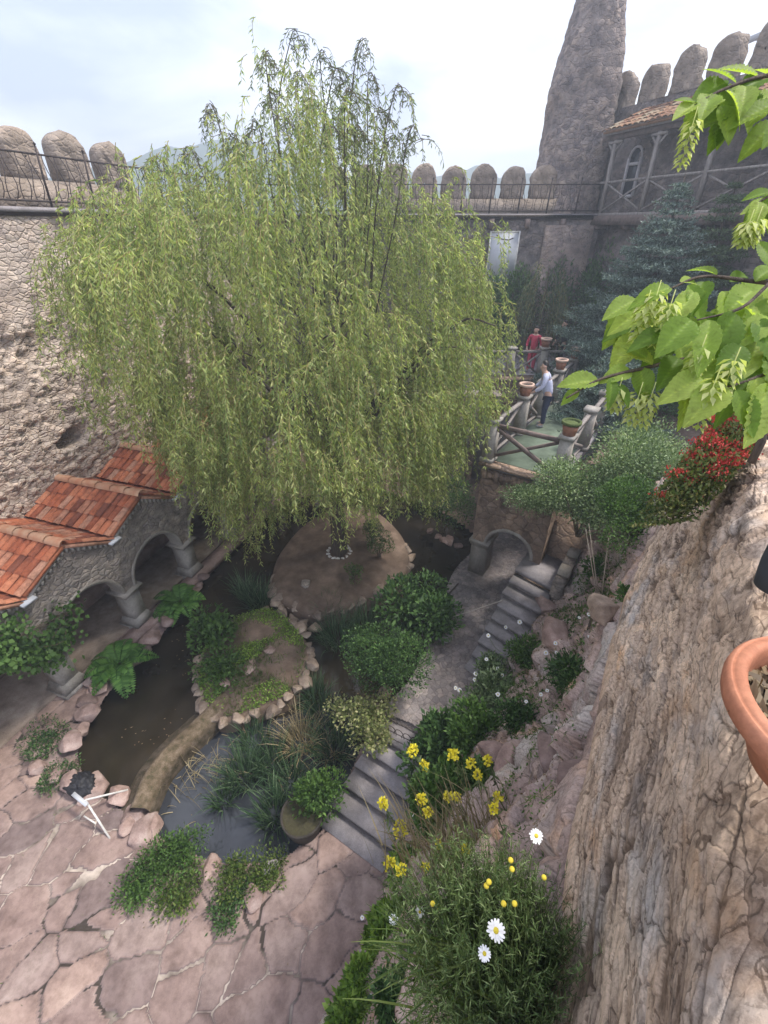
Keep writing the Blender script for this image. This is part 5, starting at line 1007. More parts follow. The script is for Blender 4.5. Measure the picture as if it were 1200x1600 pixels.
# --- conifers on the right
def spruce(name, label, base, h, r, n_wh, mat, group=None, dens=1.0):
    t = thing(name, label, 'tree', tuple(base), 0, group); b = MB(); b.tube([(0, 0, -0.2), (0, 0, h * 0.5), (0.03, 0, h)], [0.02 * h + 0.02, 0.012 * h + 0.01, 0.008], 7); wz = MB()
    Pt = []; Dt = []; Nt = []
    for k in range(n_wh):
        f = (k + RNG.random() * 0.6) / n_wh; z = h * (0.06 + 0.92 * f); R_ = r * (1 - f) ** 0.85 + 0.06; nb = 6 + int(RNG.random() * 3)
        for q in range(nb):
            a = q / nb * 2 * pi + k * 0.9 + RNG.normal(0, .2); L_ = R_ * RNG.uniform(0.75, 1.15); dz = RNG.uniform(-0.28, 0.02) * L_; s = np.linspace(0.12, 1, max(4, int(L_ * 10 * dens)))
            br_ = np.c_[L_ * s * cos(a), L_ * s * sin(a), z + dz * s + 0.16 * L_ * s ** 2.5]; b.tube(br_[::max(1, len(br_) // 4)], 0.008, 3) if len(br_[::max(1, len(br_) // 4)]) > 1 else None
            side = np.array([-sin(a), cos(a), 0]); fw = np.array([cos(a), sin(a), 0])
            for sg in (-1, 1):
                for j, pnt in enumerate(br_):
                    Lt = L_ * 0.42 * (1 - 0.6 * s[j]); m = max(2, int(Lt / 0.055)); u = np.linspace(0, 1, m); td = unit(fw * 0.7 + side * sg + np.array([0, 0, -0.15])); pp_ = pnt + td * u[:, None] * Lt
                    for rep in range(3): Pt.append(pp_); Dt.append(unit(td * 0.55 + RNG.normal(0, 0.55, (m, 3)) + [0, 0, 0.35])); Nt.append(RNG.normal(0, 1, (m, 3)))
    Pt = np.vstack(Pt); Dt = np.vstack(Dt); Nt = np.vstack(Nt); wz.leaves(Pt, Dt, Nt, 0.10 * RNG.uniform(0.7, 1.4, len(Pt)), 0.032, 0.02); b.build('trunk', M['bark'], t); wz.build('crown', M[mat], t); return t
spruce('blue_spruce', 'tall blue-green spruce right of the bridge below the gallery', (8.35, 15.4, 4.1), 6.3, 2.7, 36, 'spruce')
spruce('blue_spruce', 'smaller blue spruce low between the bridge and the hillside bush', (6.4, 12.4, 4.0), 2.5, 1.6, 18, 'spruce')
spruce('pine_tree', 'tall grey-green conifer in front of the gallery posts', (10.0, 15.6, 4.2), 6.2, 2.2, 28, 'pine')
spruce('pine_tree', 'dusky conifer at the right edge behind the hornbeam leaves', (10.9, 13.6, 4.2), 4.2, 2.1, 20, 'pine')
shrub('bush', 'loose grey-green bush beside the spruce on the garden terrace', 'bush', (7.8, 12.9, 4.1), 1.3, 1.3, 1.8, 4200, 0.09, 0.035, 'shrub_dark')

# --- shrubs near the bridge, path and hillside
def at(px, py, zr): return PR(px, py, zr)
def shrub_px(name, label, cat, px, py, zr, rpx, hpx, n, ln, wd, mat, **k):
    p = at(px, py, zr); dep = p[1] * cos(PITCH) + (CAMZ - p[2]) * sin(PITCH); r = rpx / F_PX * dep; return shrub(name, label, cat, p, r, r, hpx / F_PX * dep, n, ln, wd, mat, **k)
shrub('cotoneaster', 'large small-leaved bush tied to canes above the upper steps, pale green', 'bush', at(905, 835, -5.2), 1.05, 1.0, 1.45, 17000, 0.055, 0.028, 'shrub_grey', stems=9, lobes=16, ragged=0.55)
shrub('cotoneaster', 'rounded grey-green bush lobe overhanging the bridge arch', 'bush', at(848, 805, -5.5), 0.85, 0.55, 0.75, 8500, 0.052, 0.028, 'shrub_grey', stems=0, lobes=13, ragged=0.55, low=0.0)
shrub('bush', 'broad green bush between the spruce and the red flowers', 'bush', at(985, 775, -4.6), 1.15, 1.0, 1.45, 16000, 0.055, 0.026, 'shrub_grey', lobes=16, ragged=0.6)
shrub('bush', 'darker green bush under the red flowers at the rock', 'bush', at(990, 850, -4.5), 0.75, 0.6, 1.0, 9000, 0.05, 0.025, 'shrub_mid', lobes=9)
shrub('dry_bush', 'bush with rusty dry twigs above the bridge post', 'bush', at(975, 705, -4.5), 0.35, 0.35, 0.5, 900, 0.07, 0.012, 'dead_leaf', lobes=5)
shrub_px('round_shrub', 'dense round dark green shrub between the iris bed and the path', 'shrub', 603, 1072, -8.6, 64, 120, 9500, 0.06, 0.03, 'shrub_dark', lobes=12, ragged=0.25)
shrub_px('leafy_shrub', 'broad-leaved bright shrub leaning over the path edge', 'shrub', 640, 985, -8.7, 62, 95, 3600, 0.14, 0.07, 'shrub_dark', lobes=10)
shrub_px('bush', 'shaded dark bush on the bank left of the bridge pier', 'bush', 690, 830, -8.9, 58, 85, 5500, 0.07, 0.03, 'shrub_dark', lobes=10)
shrub_px('box_shrub', 'small round box shrub right of the willow trunk', 'shrub', 583, 848, -8.7, 22, 44, 1700, 0.05, 0.025, 'shrub_dark', lobes=6, ragged=0.2)
shrub_px('box_shrub', 'second box shrub on the island, nearer the water', 'shrub', 592, 868, -8.7, 22, 40, 1500, 0.05, 0.025, 'shrub_dark', lobes=6, ragged=0.2)
shrub_px('small_plant', 'small loose green plant in front of the willow trunk', 'plant', 551, 905, -8.75, 18, 26, 420, 0.07, 0.025, 'shrub_mid', lobes=4)
fern('bright fern clump nearest the front below the first arch', at(188, 1040, -9.05), 0.85, 22)
fern('bright fern clump below the second arch', at(282, 942, -9.05), 0.80, 22)
shrub_px('broadleaf_plant', 'bright green leafy plant at the left tip of the grassy island', 'plant', 345, 1000, -9.05, 42, 44, 900, 0.14, 0.08, 'shrub_mid', lobes=7, stems=5)
shrub_px('broadleaf_plant', 'low dark leafy plant covering the grassy island shore', 'plant', 345, 1055, -9.0, 40, 30, 1300, 0.09, 0.05, 'shrub_mid', lobes=8, stems=4)
# grass on the grassy island
n = 5200; bb = poly_g.min(0), poly_g.max(0); q = RNG.uniform(bb[0], bb[1], (n * 2, 2)); q = q[inpoly(q[:, 0], q[:, 1], c_g + (poly_g - c_g) * 0.93)][:n]
cl_ = fbm(np.c_[q * 2.2, q[:, :1] * 0], 3, 8); q = q[cl_ > 0.42]; b = MB(); b.blades(np.c_[q, 0.15 + 0.22 * (1 - np.clip(np.linalg.norm((q - c_g) / np.array([0.9, 1.0]), axis=1) / 1.1, 0, 1))], RNG.normal(0, .5, (len(q), 3)) + [0, 0, 1], RNG.uniform(0.10, 0.24, len(q)), 0.018, 0.6, 3); o = b.build('grass', M['grass']); struct(o, 'stuff')
n = 9000; q = RNG.uniform(bb[0], bb[1], (n * 2, 2)); q = q[inpoly(q[:, 0], q[:, 1], c_g + (poly_g - c_g) * 0.95)][:n]; cl_ = fbm(np.c_[q * 1.5 + 7, q[:, :1] * 0], 3, 18); q = q[cl_ > 0.46]; m = len(q)
zz = 0.20 + 0.20 * (1 - np.clip(np.linalg.norm((q - c_g) / np.array([0.9, 1.0]), axis=1) / 1.1, 0, 1)) + RNG.uniform(0, 0.07, m)
b = MB(); b.leaves(np.c_[q, zz], RNG.normal(0, 1, (m, 3)) * [1, 1, .4] + [0, 0, .3], RNG.normal(0, .5, (m, 3)) + [0, 0, 1], RNG.uniform(.03, .075, m), 0.03); o = b.build('ground_cover', M['shrub_lime']); struct(o, 'stuff')
# ivy on the arcade
def ivy(label, pts, n, r, mat='shrub_mid'):
    b = MB(); Pt = []
    for p in pts: Pt.append(np.array(p[:3]) + RNG.normal(0, 1, (int(n * p[3]), 3)) * r)
    Pt = np.vstack(Pt); m = len(Pt); D = RNG.normal(0, .7, (m, 3)) + [0.3, -0.3, -0.5]; N = RNG.normal(0, .5, (m, 3)) + [0.6, -0.6, 0.7]; t = thing('climbing_ivy', label, 'ivy', tuple(np.mean(Pt, 0))); c = np.mean(Pt, 0)
    s = RNG.uniform(.7, 1.2, m); b.leaves(Pt - c, D, N, 0.11 * s, 0.085 * s, 0.1); b.build('foliage', M[mat], t)
    b = MB()
    for k in range(12):
        i = RNG.integers(0, m, 3); b.tube(crpath(Pt[i] - c, 4), 0.008, 4)
    b.build('stems', M['twig'], t)
arcw = lambda s, y, z: np.array([AO[0] + 0.32 * s - 0.947 * y, AO[1] + 0.947 * s + 0.32 * y, z])
ivy('thick green ivy hanging over the front corner of the arcade and its nearest column', [(*arcw(-0.2, -0.15, 1.5), 1), (*arcw(-0.45, -0.15, 1.9), 1), (*arcw(-0.8, -0.15, 2.2), 1.2), (*arcw(0.15, -0.15, 1.8), .8), (*arcw(0.5, -0.15, 2.05), .35), (*arcw(-1.2, -0.15, 2.5), 1.2), (*arcw(-0.55, -0.12, 2.6), .8), (*arcw(-1.0, 0.1, 3.0), .6), (*arcw(-1.7, -0.1, 2.6), 1)], 330, 0.17)
# iris and sedge beds
for k, (x, y, zr, r, nn_, ln_, lab) in enumerate([(528, 1000, -9.2, 0.42, 330, 0.75, 'dark iris clump with arching blades right of the grassy island'), (572, 985, -9.15, 0.38, 260, 0.7, 'dark iris clump between the island and the leafy shrub'), (515, 955, -9.2, 0.30, 180, 0.6, 'iris clump at the foot of the willow island wall'),
        (405, 945, -9.3, 0.3, 200, 0.85, 'dark drooping sedge between the willow island and the brown pool'), (385, 930, -9.3, 0.25, 150, 0.8, 'dark sedge at the water under the willow fronds'),
        (382, 1215, -9.4, 0.28, 230, 0.8, 'spiky sedge clump standing in the middle of the dark pool'), (425, 1195, -9.4, 0.25, 170, 0.7, 'sedge clump in the pool nearest the island stones'), (430, 1275, -9.4, 0.28, 220, 0.7, 'sedge clump in the pool beside the round tub'), (470, 1160, -9.4, 0.3, 170, 0.8, 'brownish sedge clump near the foot of the steps'), (505, 1120, -9.4, 0.3, 170, 0.75, 'sedge clump in the dark channel below the round shrub'), (455, 1225, -9.4, 0.3, 220, 0.7, 'sedge clump in the pool midway between the tub and the island stones'), (400, 1160, -9.4, 0.28, 160, 0.6, 'low sedge right against the island edging stones'), (520, 1175, -9.4, 0.3, 230, 0.75, 'dark sedge against the left ends of the lower steps'), (490, 1085, -9.4, 0.25, 160, 0.6, 'sedge clump in the narrow channel right of the grassy island'), (350, 1250, -9.4, 0.2, 110, 0.6, 'thin sedge tuft beside the mossy dam')]):
    tuft('iris' if 'iris' in lab else 'sedge', lab, 'water plant', at(x, y, zr), r, nn_, ln_, 0.026, 'iris' if k not in (8,) else 'dry_grass', 0.7, 0.45, 'water plants in the pond')
b = MB(); bs = np.vstack([at(x, y, -9.4) + np.c_[RNG.normal(0, .3, 60), RNG.normal(0, .3, 60), np.zeros(60)] for x, y in [(300, 1215), (345, 1200), (480, 1190), (520, 1180), (455, 1130)]]); b.blades(bs, RNG.normal(0, .8, bs.shape) + [0, 0, .6], RNG.uniform(.2, .7, len(bs)), 0.015, 0.9); o = b.build('dead_reeds', M['dry_grass']); struct(o, 'stuff')
# bank plants at the front of the pool
for k, (x, y, r, h_, n_, mt, lab) in enumerate([(250, 1355, 48, 30, 2600, 'shrub_mid', 'low green mat of plants on the near bank beside the white frame'), (215, 1385, 38, 24, 1500, 'shrub_mid', 'low green plants spilling onto the paving at the bank'), (292, 1325, 40, 26, 1700, 'shrub_mid', 'small-leaved green plants at the tip of the near bank'), (285, 1395, 36, 24, 1800, 'grass', 'grassy green mound on the near bank beside the paving'), (375, 1375, 42, 24, 1900, 'grass', 'yellowish grassy mound at the pool corner'), (420, 1360, 36, 20, 1500, 'grass', 'flat grass cushion in front of the round tub'), (365, 1415, 40, 20, 1500, 'shrub_dark', 'dark weeds in the joint between bank and paving')]):
    shrub_px('bank_plant', lab, 'plant', x, y, -9.2, r, h_ * 0.8, int(n_ * 0.7), 0.06, 0.028, mt, stems=4, low=0.0, lobes=14, ragged=0.7)
shrub_px('bank_plant', 'dark strip of weeds between boulders and paving below the arcade', 'plant', 72, 1160, -9.2, 36, 22, 1800, 0.055, 0.024, 'shrub_dark', stems=4, low=0.0, lobes=9)
shrub_px('bank_plant', 'dark weeds beside the black bag', 'plant', 92, 1215, -9.2, 30, 18, 1200, 0.05, 0.024, 'shrub_dark', stems=4, low=0.0, lobes=9)
# tub with plant
tbp = at(476, 1290, -9.2); t = thing('round_tub', 'round dark planter tub with mossy top at the foot of the steps', 'planter', tuple(tbp)); b = MB(); b.lathe([(0.0, 0), (0.30, 0), (0.38, 0.42), (0.385, 0.47), (0.35, 0.475), (0.34, 0.44)], 26); b.build('body', M['tub_dark'], t, smooth=True); b = MB(); b.lathe([(0.001, 0.47), (0.2, 0.46), (0.35, 0.45)], 26); b.build('soil', M['soil_moss'], t)
shrub_px('potted_plant', 'bright green plant behind the round tub beside the steps', 'plant', 503, 1245, -9.0, 42, 62, 2000, 0.085, 0.04, 'shrub_mid', lobes=7)
shrub_px('variegated_shrub', 'yellow-green variegated plant trailing over the top of the lower steps', 'shrub', 575, 1150, -8.6, 46, 66, 2100, 0.07, 0.045, 'variegated', lobes=9, ragged=0.5)
shrub_px('variegated_shrub', 'sparse reddish-leaved plant left of the variegated one', 'shrub', 535, 1130, -8.9, 26, 50, 500, 0.06, 0.035, 'variegated', lobes=6, ragged=0.6)
# wire edging at the top of the lower steps
wfz = thing('wire_edging', 'low black wire edging of loops across the top of the lower steps', 'edging', (0, 0, 0)); b = MB(); e0 = at(592, 1135, -8.35); e1 = at(704, 1192, -8.35)
for k in range(9):
    c0 = e0 + (e1 - e0) * k / 9; c1 = e0 + (e1 - e0) * (k + 1.3) / 9; b.tube(np.array([c0 + (c1 - c0) * (0.5 - 0.5 * cos(a)) + np.array([0, 0, 0.22 * sin(a)]) for a in np.linspace(0, pi, 9)]), 0.008, 5)
b.tube([e0 + [0, 0, .05], e1 + [0, 0, .05]], 0.008, 5); b.tube([e0 + [-.08, -.10, .05], e1 + [-.08, -.1, .05]], 0.006, 5); b.build('wire', M['iron'], wfz)

# leaves afloat on the water
n = 420; q = RNG.uniform([-8, 1.5], [1.5, 13], (n * 4, 2)); q = q[inpoly(q[:, 0], q[:, 1], POND)]; fq = fbm(np.c_[q * 1.1, q[:, :1] * 0], 3, 88); q = q[fq > 0.5][:n]; m = len(q); b = MB()
b.leaves(np.c_[q, np.full(m, -0.203)], np.c_[RNG.normal(0, 1, (m, 2)), np.zeros(m)], np.tile([0, 0, 1.], (m, 1)), RNG.uniform(.03, .07, m), .025, 0.0); struct(b.build('floating_leaves', M['dead_leaf']), 'stuff')
# --- hillside plants
def onh(px, py):            # point of the hillside on this sight line
    d = ray(px, py); d = d / np.linalg.norm(d); v = H2.reshape(-1, 3) - np.array([0, 0, CAMZ]); tt_ = v @ d; dist = np.linalg.norm(v - tt_[:, None] * d, axis=1) / np.maximum(tt_, 0.1); i = np.argmin(np.where(tt_ > 0, dist, 9)); return H2.reshape(-1, 3)[i]
def depth(p): return p[1] * cos(PITCH) + (CAMZ - p[2]) * sin(PITCH)
def hshrub(name, label, cat, px, py, rpx, hpx, n, lnpx, wdpx, mat, **k):
    p = onh(px, py); s = depth(p) / F_PX; return shrub(name, label, cat, p - np.array([0, 0, 0.03]), rpx * s, rpx * s, hpx * s, n, lnpx * s, wdpx * s, mat, **k)
for a in [('weed_shrub', 'dark green feathery shrub against the rock face above the path', 'shrub', 908, 1095, 52, 80, 5200, 8, 3, 'shrub_dark'), ('weed_shrub', 'grey-green weeds right of the kerb wall', 'weeds', 935, 905, 30, 40, 1200, 7, 3, 'shrub_mid'), ('weed_shrub', 'small green weeds below the tied canes', 'weeds', 985, 935, 24, 22, 700, 6, 3, 'shrub_mid'),
          ('weed_shrub', 'green weeds growing among the broken rocks beside the upper steps', 'weeds', 818, 1040, 34, 38, 1500, 7, 2.6, 'shrub_mid'), ('weed_shrub', 'pale weeds with tiny flowers at the path edge', 'weeds', 760, 1050, 30, 42, 1200, 7, 2.6, 'shrub_grey'), ('weed_shrub', 'weedy tangle in the middle of the slope below the round rock', 'weeds', 800, 1135, 40, 36, 1900, 7, 2.6, 'shrub_dark'),
          ('weed_shrub', 'leafy dark weeds covering the right end of the lower steps', 'weeds', 690, 1190, 56, 62, 3600, 11, 5, 'shrub_dark'), ('weed_shrub', 'bright green weeds on the slope right of the lower steps', 'weeds', 735, 1150, 46, 60, 2800, 9, 4, 'shrub_mid'), ('weed_shrub', 'mass of green weeds under the yellow flowers', 'weeds', 688, 1285, 56, 70, 3800, 11, 4.5, 'shrub_mid'),
          ('weed_shrub', 'lime green weeds left of the dry grass', 'weeds', 655, 1365, 50, 60, 3200, 12, 5, 'shrub_lime'), ('creeper', 'lime green creeper hanging over the paving, upper part', 'creeper', 612, 1470, 40, 50, 2600, 13, 7, 'shrub_lime'), ('creeper', 'lime green creeper spreading at the bottom of the slope', 'creeper', 560, 1565, 48, 50, 3200, 15, 8, 'shrub_lime'), ('creeper', 'darker creeper under the daisy bush', 'creeper', 640, 1560, 52, 60, 2600, 13, 6, 'shrub_dark'), ('weed_shrub', 'grey-green weeds between boulders in the middle of the slope', 'weeds', 770, 1100, 40, 44, 1900, 8, 3, 'shrub_grey'),
          ('weed_shrub', 'green weeds behind the dry grass stems', 'weeds', 735, 1230, 44, 50, 2100, 9, 4, 'shrub_mid')]:
    hshrub(*a, lobes=9, ragged=0.5, low=0.0)
def daisy(parent, base, tip, r, nrm, eye=True, name='daisy_flower'):
    b = MB(); q = (np.array(base) + np.array(tip)) / 2 + RNG.normal(0, 0.06, 3) * np.linalg.norm(np.array(tip) - np.array(base)); b.tube(crpath([base, q, tip], 4), r * 0.07, 4); b.build('stem', M['stem'], parent)
    nrm = unit(nrm); a_ = unit(np.cross(nrm, [0.3, 0.9, 0.1])); c_ = np.cross(nrm, a_); b = MB(); n_ = 15
    for k in range(n_):
        t = k / n_ * 2 * pi + RNG.normal(0, .06); d = a_ * cos(t) + c_ * sin(t); s = np.cross(nrm, d); L_ = r * RNG.uniform(0.9, 1.06); up = nrm * r * RNG.normal(0.02, 0.07); wv_ = r * 0.19
        b.add([tip + d * r * 0.22 - s * wv_ * .5, tip + d * L_ * .62 - s * wv_ + up, tip + d * L_ - s * wv_ * .45 + up, tip + d * L_ + s * wv_ * .45 + up, tip + d * L_ * .62 + s * wv_ + up, tip + d * r * 0.22 + s * wv_ * .5], [(0, 1, 2, 3, 4, 5)])
    o = b.build(name, M['petal_white'], parent)
    b = MB(); v, f = ICO[2]; b.add(np.array(tip) + (v * r * 0.30) @ np.array([a_, c_, nrm * 0.6]), f); b.build('eye', M['daisy_eye'], o, smooth=True)
# big daisy bush in front
bp = onh(770, 1540); bs_ = depth(bp) / F_PX
db = thing('daisy_bush', 'feathery dark green daisy bush close by against the rock face with open white daisies', 'bush', tuple(bp))
b = MB(); n = 1150; ctr = PD(768, 1445, 1.32) - bp; Pt = []; Dt = []; Nt = []; Lt = []
stb = MB()
for k in range(n):
    a = RNG.uniform(0, 2 * pi); q = np.sqrt(RNG.random()); o_ = np.array([cos(a) * q * 0.06, sin(a) * q * 0.06, -0.1]); e = ctr + np.array([cos(a) * q * 0.30 - 0.02, sin(a) * q * 0.28, 0.10 - 0.20 * q * q + RNG.normal(0, .05)]) + RNG.normal(0, .02, 3)
    st = crpath([o_, (o_ + e) / 2 + np.array([cos(a), sin(a), 0.4]) * 0.05, e], 5); stb.tube(st, np.linspace(0.0017, 0.0007, len(st)), 3); m = 42; u = RNG.uniform(0.15, 1, m) * (len(st) - 1.01); i = u.astype(int); f = (u - i)[:, None]; Pt.append(st[i] * (1 - f) + st[i + 1] * f); dd = unit(st[i + 1] - st[i]); Dt.append(unit(dd * 0.7 + RNG.normal(0, .55, (m, 3)))); Nt.append(RNG.normal(0, 1, (m, 3))); Lt.append(RNG.uniform(0.012, 0.034, m))
stb.build('stems', M['stem'], db); b.leaves(np.vstack(Pt), np.vstack(Dt), np.vstack(Nt), np.concatenate(Lt), 0.0032, 0.08); b.build('foliage', M['feather'], db)
for (x, y, dep, r, eye) in [(775, 1454, 1.17, 0.0245, 1), (757, 1490, 1.17, 0.0175, 1), (838, 1306, 1.30, 0.020, 1), (615, 1436, 1.5, 0.0165, 1), (656, 1425, 1.5, 0.0165, 1)]:
    tip = PD(x, y, dep) - bp; daisy(db, ctr * 0.45 + RNG.normal(0, .05, 3), tip, r, np.array([-0.15, -0.35, 0.9]) + RNG.normal(0, .12, 3))
for (x, y, dep) in [(798, 1344, 1.25), (800, 1358, 1.25), (764, 1378, 1.22), (760, 1384, 1.22), (850, 1371, 1.3), (787, 1412, 1.2), (804, 1412, 1.2), (676, 1412, 1.35)]:
    tip = PD(x, y, dep) - bp; b = MB(); b.tube(crpath([ctr * 0.5, (ctr * 0.5 + tip) / 2 + RNG.normal(0, .03, 3), tip], 4), 0.0014, 4); b.build('bud_stem', M['stem'], db); b = MB(); v, f = ICO[2]; b.add(tip + v * 0.0075 * np.array([1, 1, .8]), f); b.build('bud', M['daisy_eye'], db)
# grass blades leaning out of the daisy bush
b = MB(); bs = np.array([PD(x, y, 1.45) for x, y in [(720, 1500), (690, 1480), (740, 1470), (700, 1520), (760, 1520), (660, 1500), (680, 1540)] for _ in range(9)]) + RNG.normal(0, .04, (63, 3)); b.blades(bs, RNG.normal(0, .5, bs.shape) + [-.9, .1, .5], RNG.uniform(.12, .3, 63), 0.006, .5); o = b.build('grass_tuft', M['grass']); tag(o, 'long light green grass blades arching left out of the daisy bush', 'grass')
# dry grass
dgp = onh(735, 1345); t = thing('dry_grass', 'tan dry grass stems standing above the daisy bush', 'grass', tuple(dgp)); s = depth(dgp) / F_PX; n = 300; b = MB(); bs = np.c_[RNG.normal(0, 50 * s, n), RNG.normal(0, 30 * s, n), RNG.normal(0.0, 0.03, n)]; b.blades(bs, RNG.normal(0, .25, (n, 3)) + [-.25, .25, 1], RNG.uniform(60, 130, n) * s, 2.2 * s, 0.25); b.build('blades', M['dry_grass'], t)
# yellow mustard
for k, (x, y, z_) in enumerate([(645, 1172, 1), (708, 1180, 1), (735, 1193, .8), (762, 1188, .8), (663, 1197, .8), (747, 1210, .7), (598, 1256, 1), (625, 1296, 1.4), (659, 1250, .9), (700, 1246, .8), (714, 1247, .8), (778, 1246, .8), (771, 1263, .8), (668, 1270, .9), (608, 1350, 1.1), (627, 1360, 1.1), (686, 1320, .6), (727, 1328, .8), (664, 1355, .7), (681, 1412, .6)]):
    hp = onh(x + 22, y + 55); tip0 = ray(x, y); dep = depth(hp) * 0.93; tip = PD(x, y, dep); t = thing('mustard_plant', 'yellow-flowered mustard stem on the slope right of the lower steps', 'flower', tuple(hp), 0, 'yellow mustard flowers on the slope'); s = dep / F_PX; tip = tip - hp
    b = MB(); b.tube(crpath([(0, 0, -0.02), tip * 0.5 + RNG.normal(0, .02, 3), tip], 5), 1.0 * s, 4); m = 12; u = RNG.uniform(.1, .85, m)[:, None]; b.leaves(tip * u, RNG.normal(0, 1, (m, 3)), RNG.normal(0, .4, (m, 3)) + [0, 0, 1], 14 * s, 4 * s); b.build('stem', M['stem'], t)
    b = MB(); m = int(60 * z_); v = rdir(m, 0.3) * 7.4 * s * z_ * RNG.random((m, 1)) ** .4 * np.array([1, 1, 1.35]); b.leaves(tip + v, unit(v + RNG.normal(0, 4 * s, (m, 3))), RNG.normal(0, .5, (m, 3)) + [0, -.3, 1], 5.0 * s, 4.2 * s); b.build('flower_head', M['petal_yellow'], t)
# small white daisies on the slope
for k, (x, y) in enumerate([(905, 965), (920, 960), (945, 982), (921, 995), (868, 1005), (870, 1020), (853, 1020), (790, 980), (812, 972), (763, 993), (760, 1030), (778, 1045), (785, 1055), (743, 1053), (742, 1062), (718, 1078), (712, 1075), (845, 1085), (822, 1096), (855, 1079), (876, 1212), (778, 1085), (752, 1070), (727, 1092)]):
    hp = onh(x + 3, y + 14); dep = depth(hp) * 0.97; s = dep / F_PX; t = thing('small_daisy', 'small white daisy among the weeds and rocks beside the upper steps', 'flower', tuple(hp), 0, 'small white daisies on the slope'); daisy(t, (0, 0, -0.02), PD(x, y, dep) - hp, RNG.uniform(2.6, 4.0) * s, np.array([-.1, -.5, .85]) + RNG.normal(0, .2, 3))
for k, (x, y, r) in enumerate([(644, 1348, 5), (645, 1272, 4), (566, 1434, 4), (580, 1556, 3)]):
    hp = onh(x + 4, y + 14); dep = depth(hp) * 0.96; s = dep / F_PX; t = thing('small_daisy', 'small white daisy low among the green creepers near the lower steps', 'flower', tuple(hp), 0, 'small white daisies near the lower steps'); daisy(t, (0, 0, -0.02), PD(x, y, dep) - hp, r * s * 0.85, np.array([-.1, -.5, .85]))
# weeds, grass and litter over the slope
ii = RNG.integers(30, 400, 30000); jj = (RNG.random(30000) ** 1.1 * 205).astype(int) + 6; Pw = H2[ii, jj]; cw = fbm(Pw * 1.3, 4, 66); dpt = Pw[:, 1] * cos(PITCH) + (CAMZ - Pw[:, 2]) * sin(PITCH); sw = np.clip(dpt / 6.0, 0.22, 1.3)
ok = (cw > 0.50) & (dpt > 1.6); Pg, sg_ = Pw[ok], sw[ok]; m = len(Pg); b = MB(); b.blades(Pg[::2], RNG.normal(0, .45, (len(Pg[::2]), 3)) + [-.2, -.15, 1], RNG.uniform(.06, .22, len(Pg[::2])) * sg_[::2], .008 * sg_[::2], .6, 3); struct(b.build('slope_grass', M['grass']), 'stuff')
b = MB(); Pg2, s2_ = Pg[1::2], sg_[1::2]; m = len(Pg2); b.leaves(Pg2 + RNG.normal(0, .015, (m, 3)) + [0, 0, .02], RNG.normal(0, 1, (m, 3)) + [0, 0, .5], RNG.normal(0, .5, (m, 3)) + [0, 0, 1], RNG.uniform(.03, .075, m) * s2_, .028 * s2_); struct(b.build('slope_weeds', M['shrub_mid']), 'stuff')
ok = (cw < 0.42) & (dpt > 1.6); Pl_, sl_ = Pw[ok][::4], sw[ok][::4]; m = len(Pl_); b = MB(); b.leaves(Pl_ + [0, 0, .012], RNG.normal(0, 1, (m, 3)) * [1, 1, .3], RNG.normal(0, .4, (m, 3)) + [0, 0, 1], RNG.uniform(.03, .07, m) * sl_, .02 * sl_); struct(b.build('leaf_litter', M['dead_leaf']), 'stuff')
# tufts in the joints of the paving and litter on paving and path
n = 1500; q = RNG.uniform([-7, 0.2], [1.0, 6.5], (n, 2)); q = q[~inpoly(q[:, 0], q[:, 1], POND)]; jx = fbm(np.c_[q * 0.9, q[:, :1] * 0], 3, 91); wq = q[jx > 0.60]; b = MB(); b.blades(np.c_[wq, np.full(len(wq), 0.0)], RNG.normal(0, .6, (len(wq), 3)) + [0, 0, 1], RNG.uniform(.03, .09, len(wq)), .008, .6, 3); struct(b.build('joint_weeds', M['grass']), 'stuff')
lq = q[jx < 0.40][::3]; m = len(lq); b = MB(); b.leaves(np.c_[lq, np.full(m, 0.055)], RNG.normal(0, 1, (m, 3)) * [1, 1, .1], RNG.normal(0, .2, (m, 3)) + [0, 0, 1], RNG.uniform(.02, .05, m), .015); struct(b.build('fallen_leaves', M['dead_leaf']), 'stuff')
# canes and tied shrub stems, small boulder
cb = onh(937, 940)
for k, (x, y, dep) in enumerate([(915, 825, .98), (920, 818, .97), (951, 840, .96)]):
    b = MB(); tip = PD(x, y, depth(cb) * dep * 0.985); b.tube([cb + [0.02 * k, 0, -0.1], tip], 0.010, 5); tag(b.build('cane', M['cane']), 'thin pale cane propping the small-leaved bush above the upper steps', 'cane', 'canes propping the bush')
b = MB(); b.tube(crpath([onh(918, 985), onh(925, 965) + [0, 0, .12], cb + [0, 0, .12]], 5), 0.022, 6); tag(b.build('crooked_stem', M['bark']), 'crooked dark woody stem below the canes', 'stem')
hb = onh(945, 962); b = MB(); b.rock((0, 0, 0), (0.24, 0.2, 0.22), 555); tag(b.build('boulder', M['boulder_tan'], loc=hb + [0, 0, .1]), 'square brown boulder against the foot of the rock face', 'rock')
for k, (x, y, r) in enumerate([(862, 1172, .3), (800, 1190, .28), (775, 1180, .22), (870, 990, .22), (895, 1215, .25), (850, 950, .2), (835, 1250, .3), (790, 1280, .22)]):
    p = onh(x, y); b = MB(); r = r * depth(p) / 5; b.rock((0, 0, 0), (r, r * .8, r * .7), 700 + k); tag(b.build('boulder', M['hillside_rock'] if 'hillside_rock' in M else M['boulder'], loc=p + [0, 0, 0.02]), 'broken pinkish rock lying on the slope between path and rock face', 'rock', 'loose rocks on the slope')
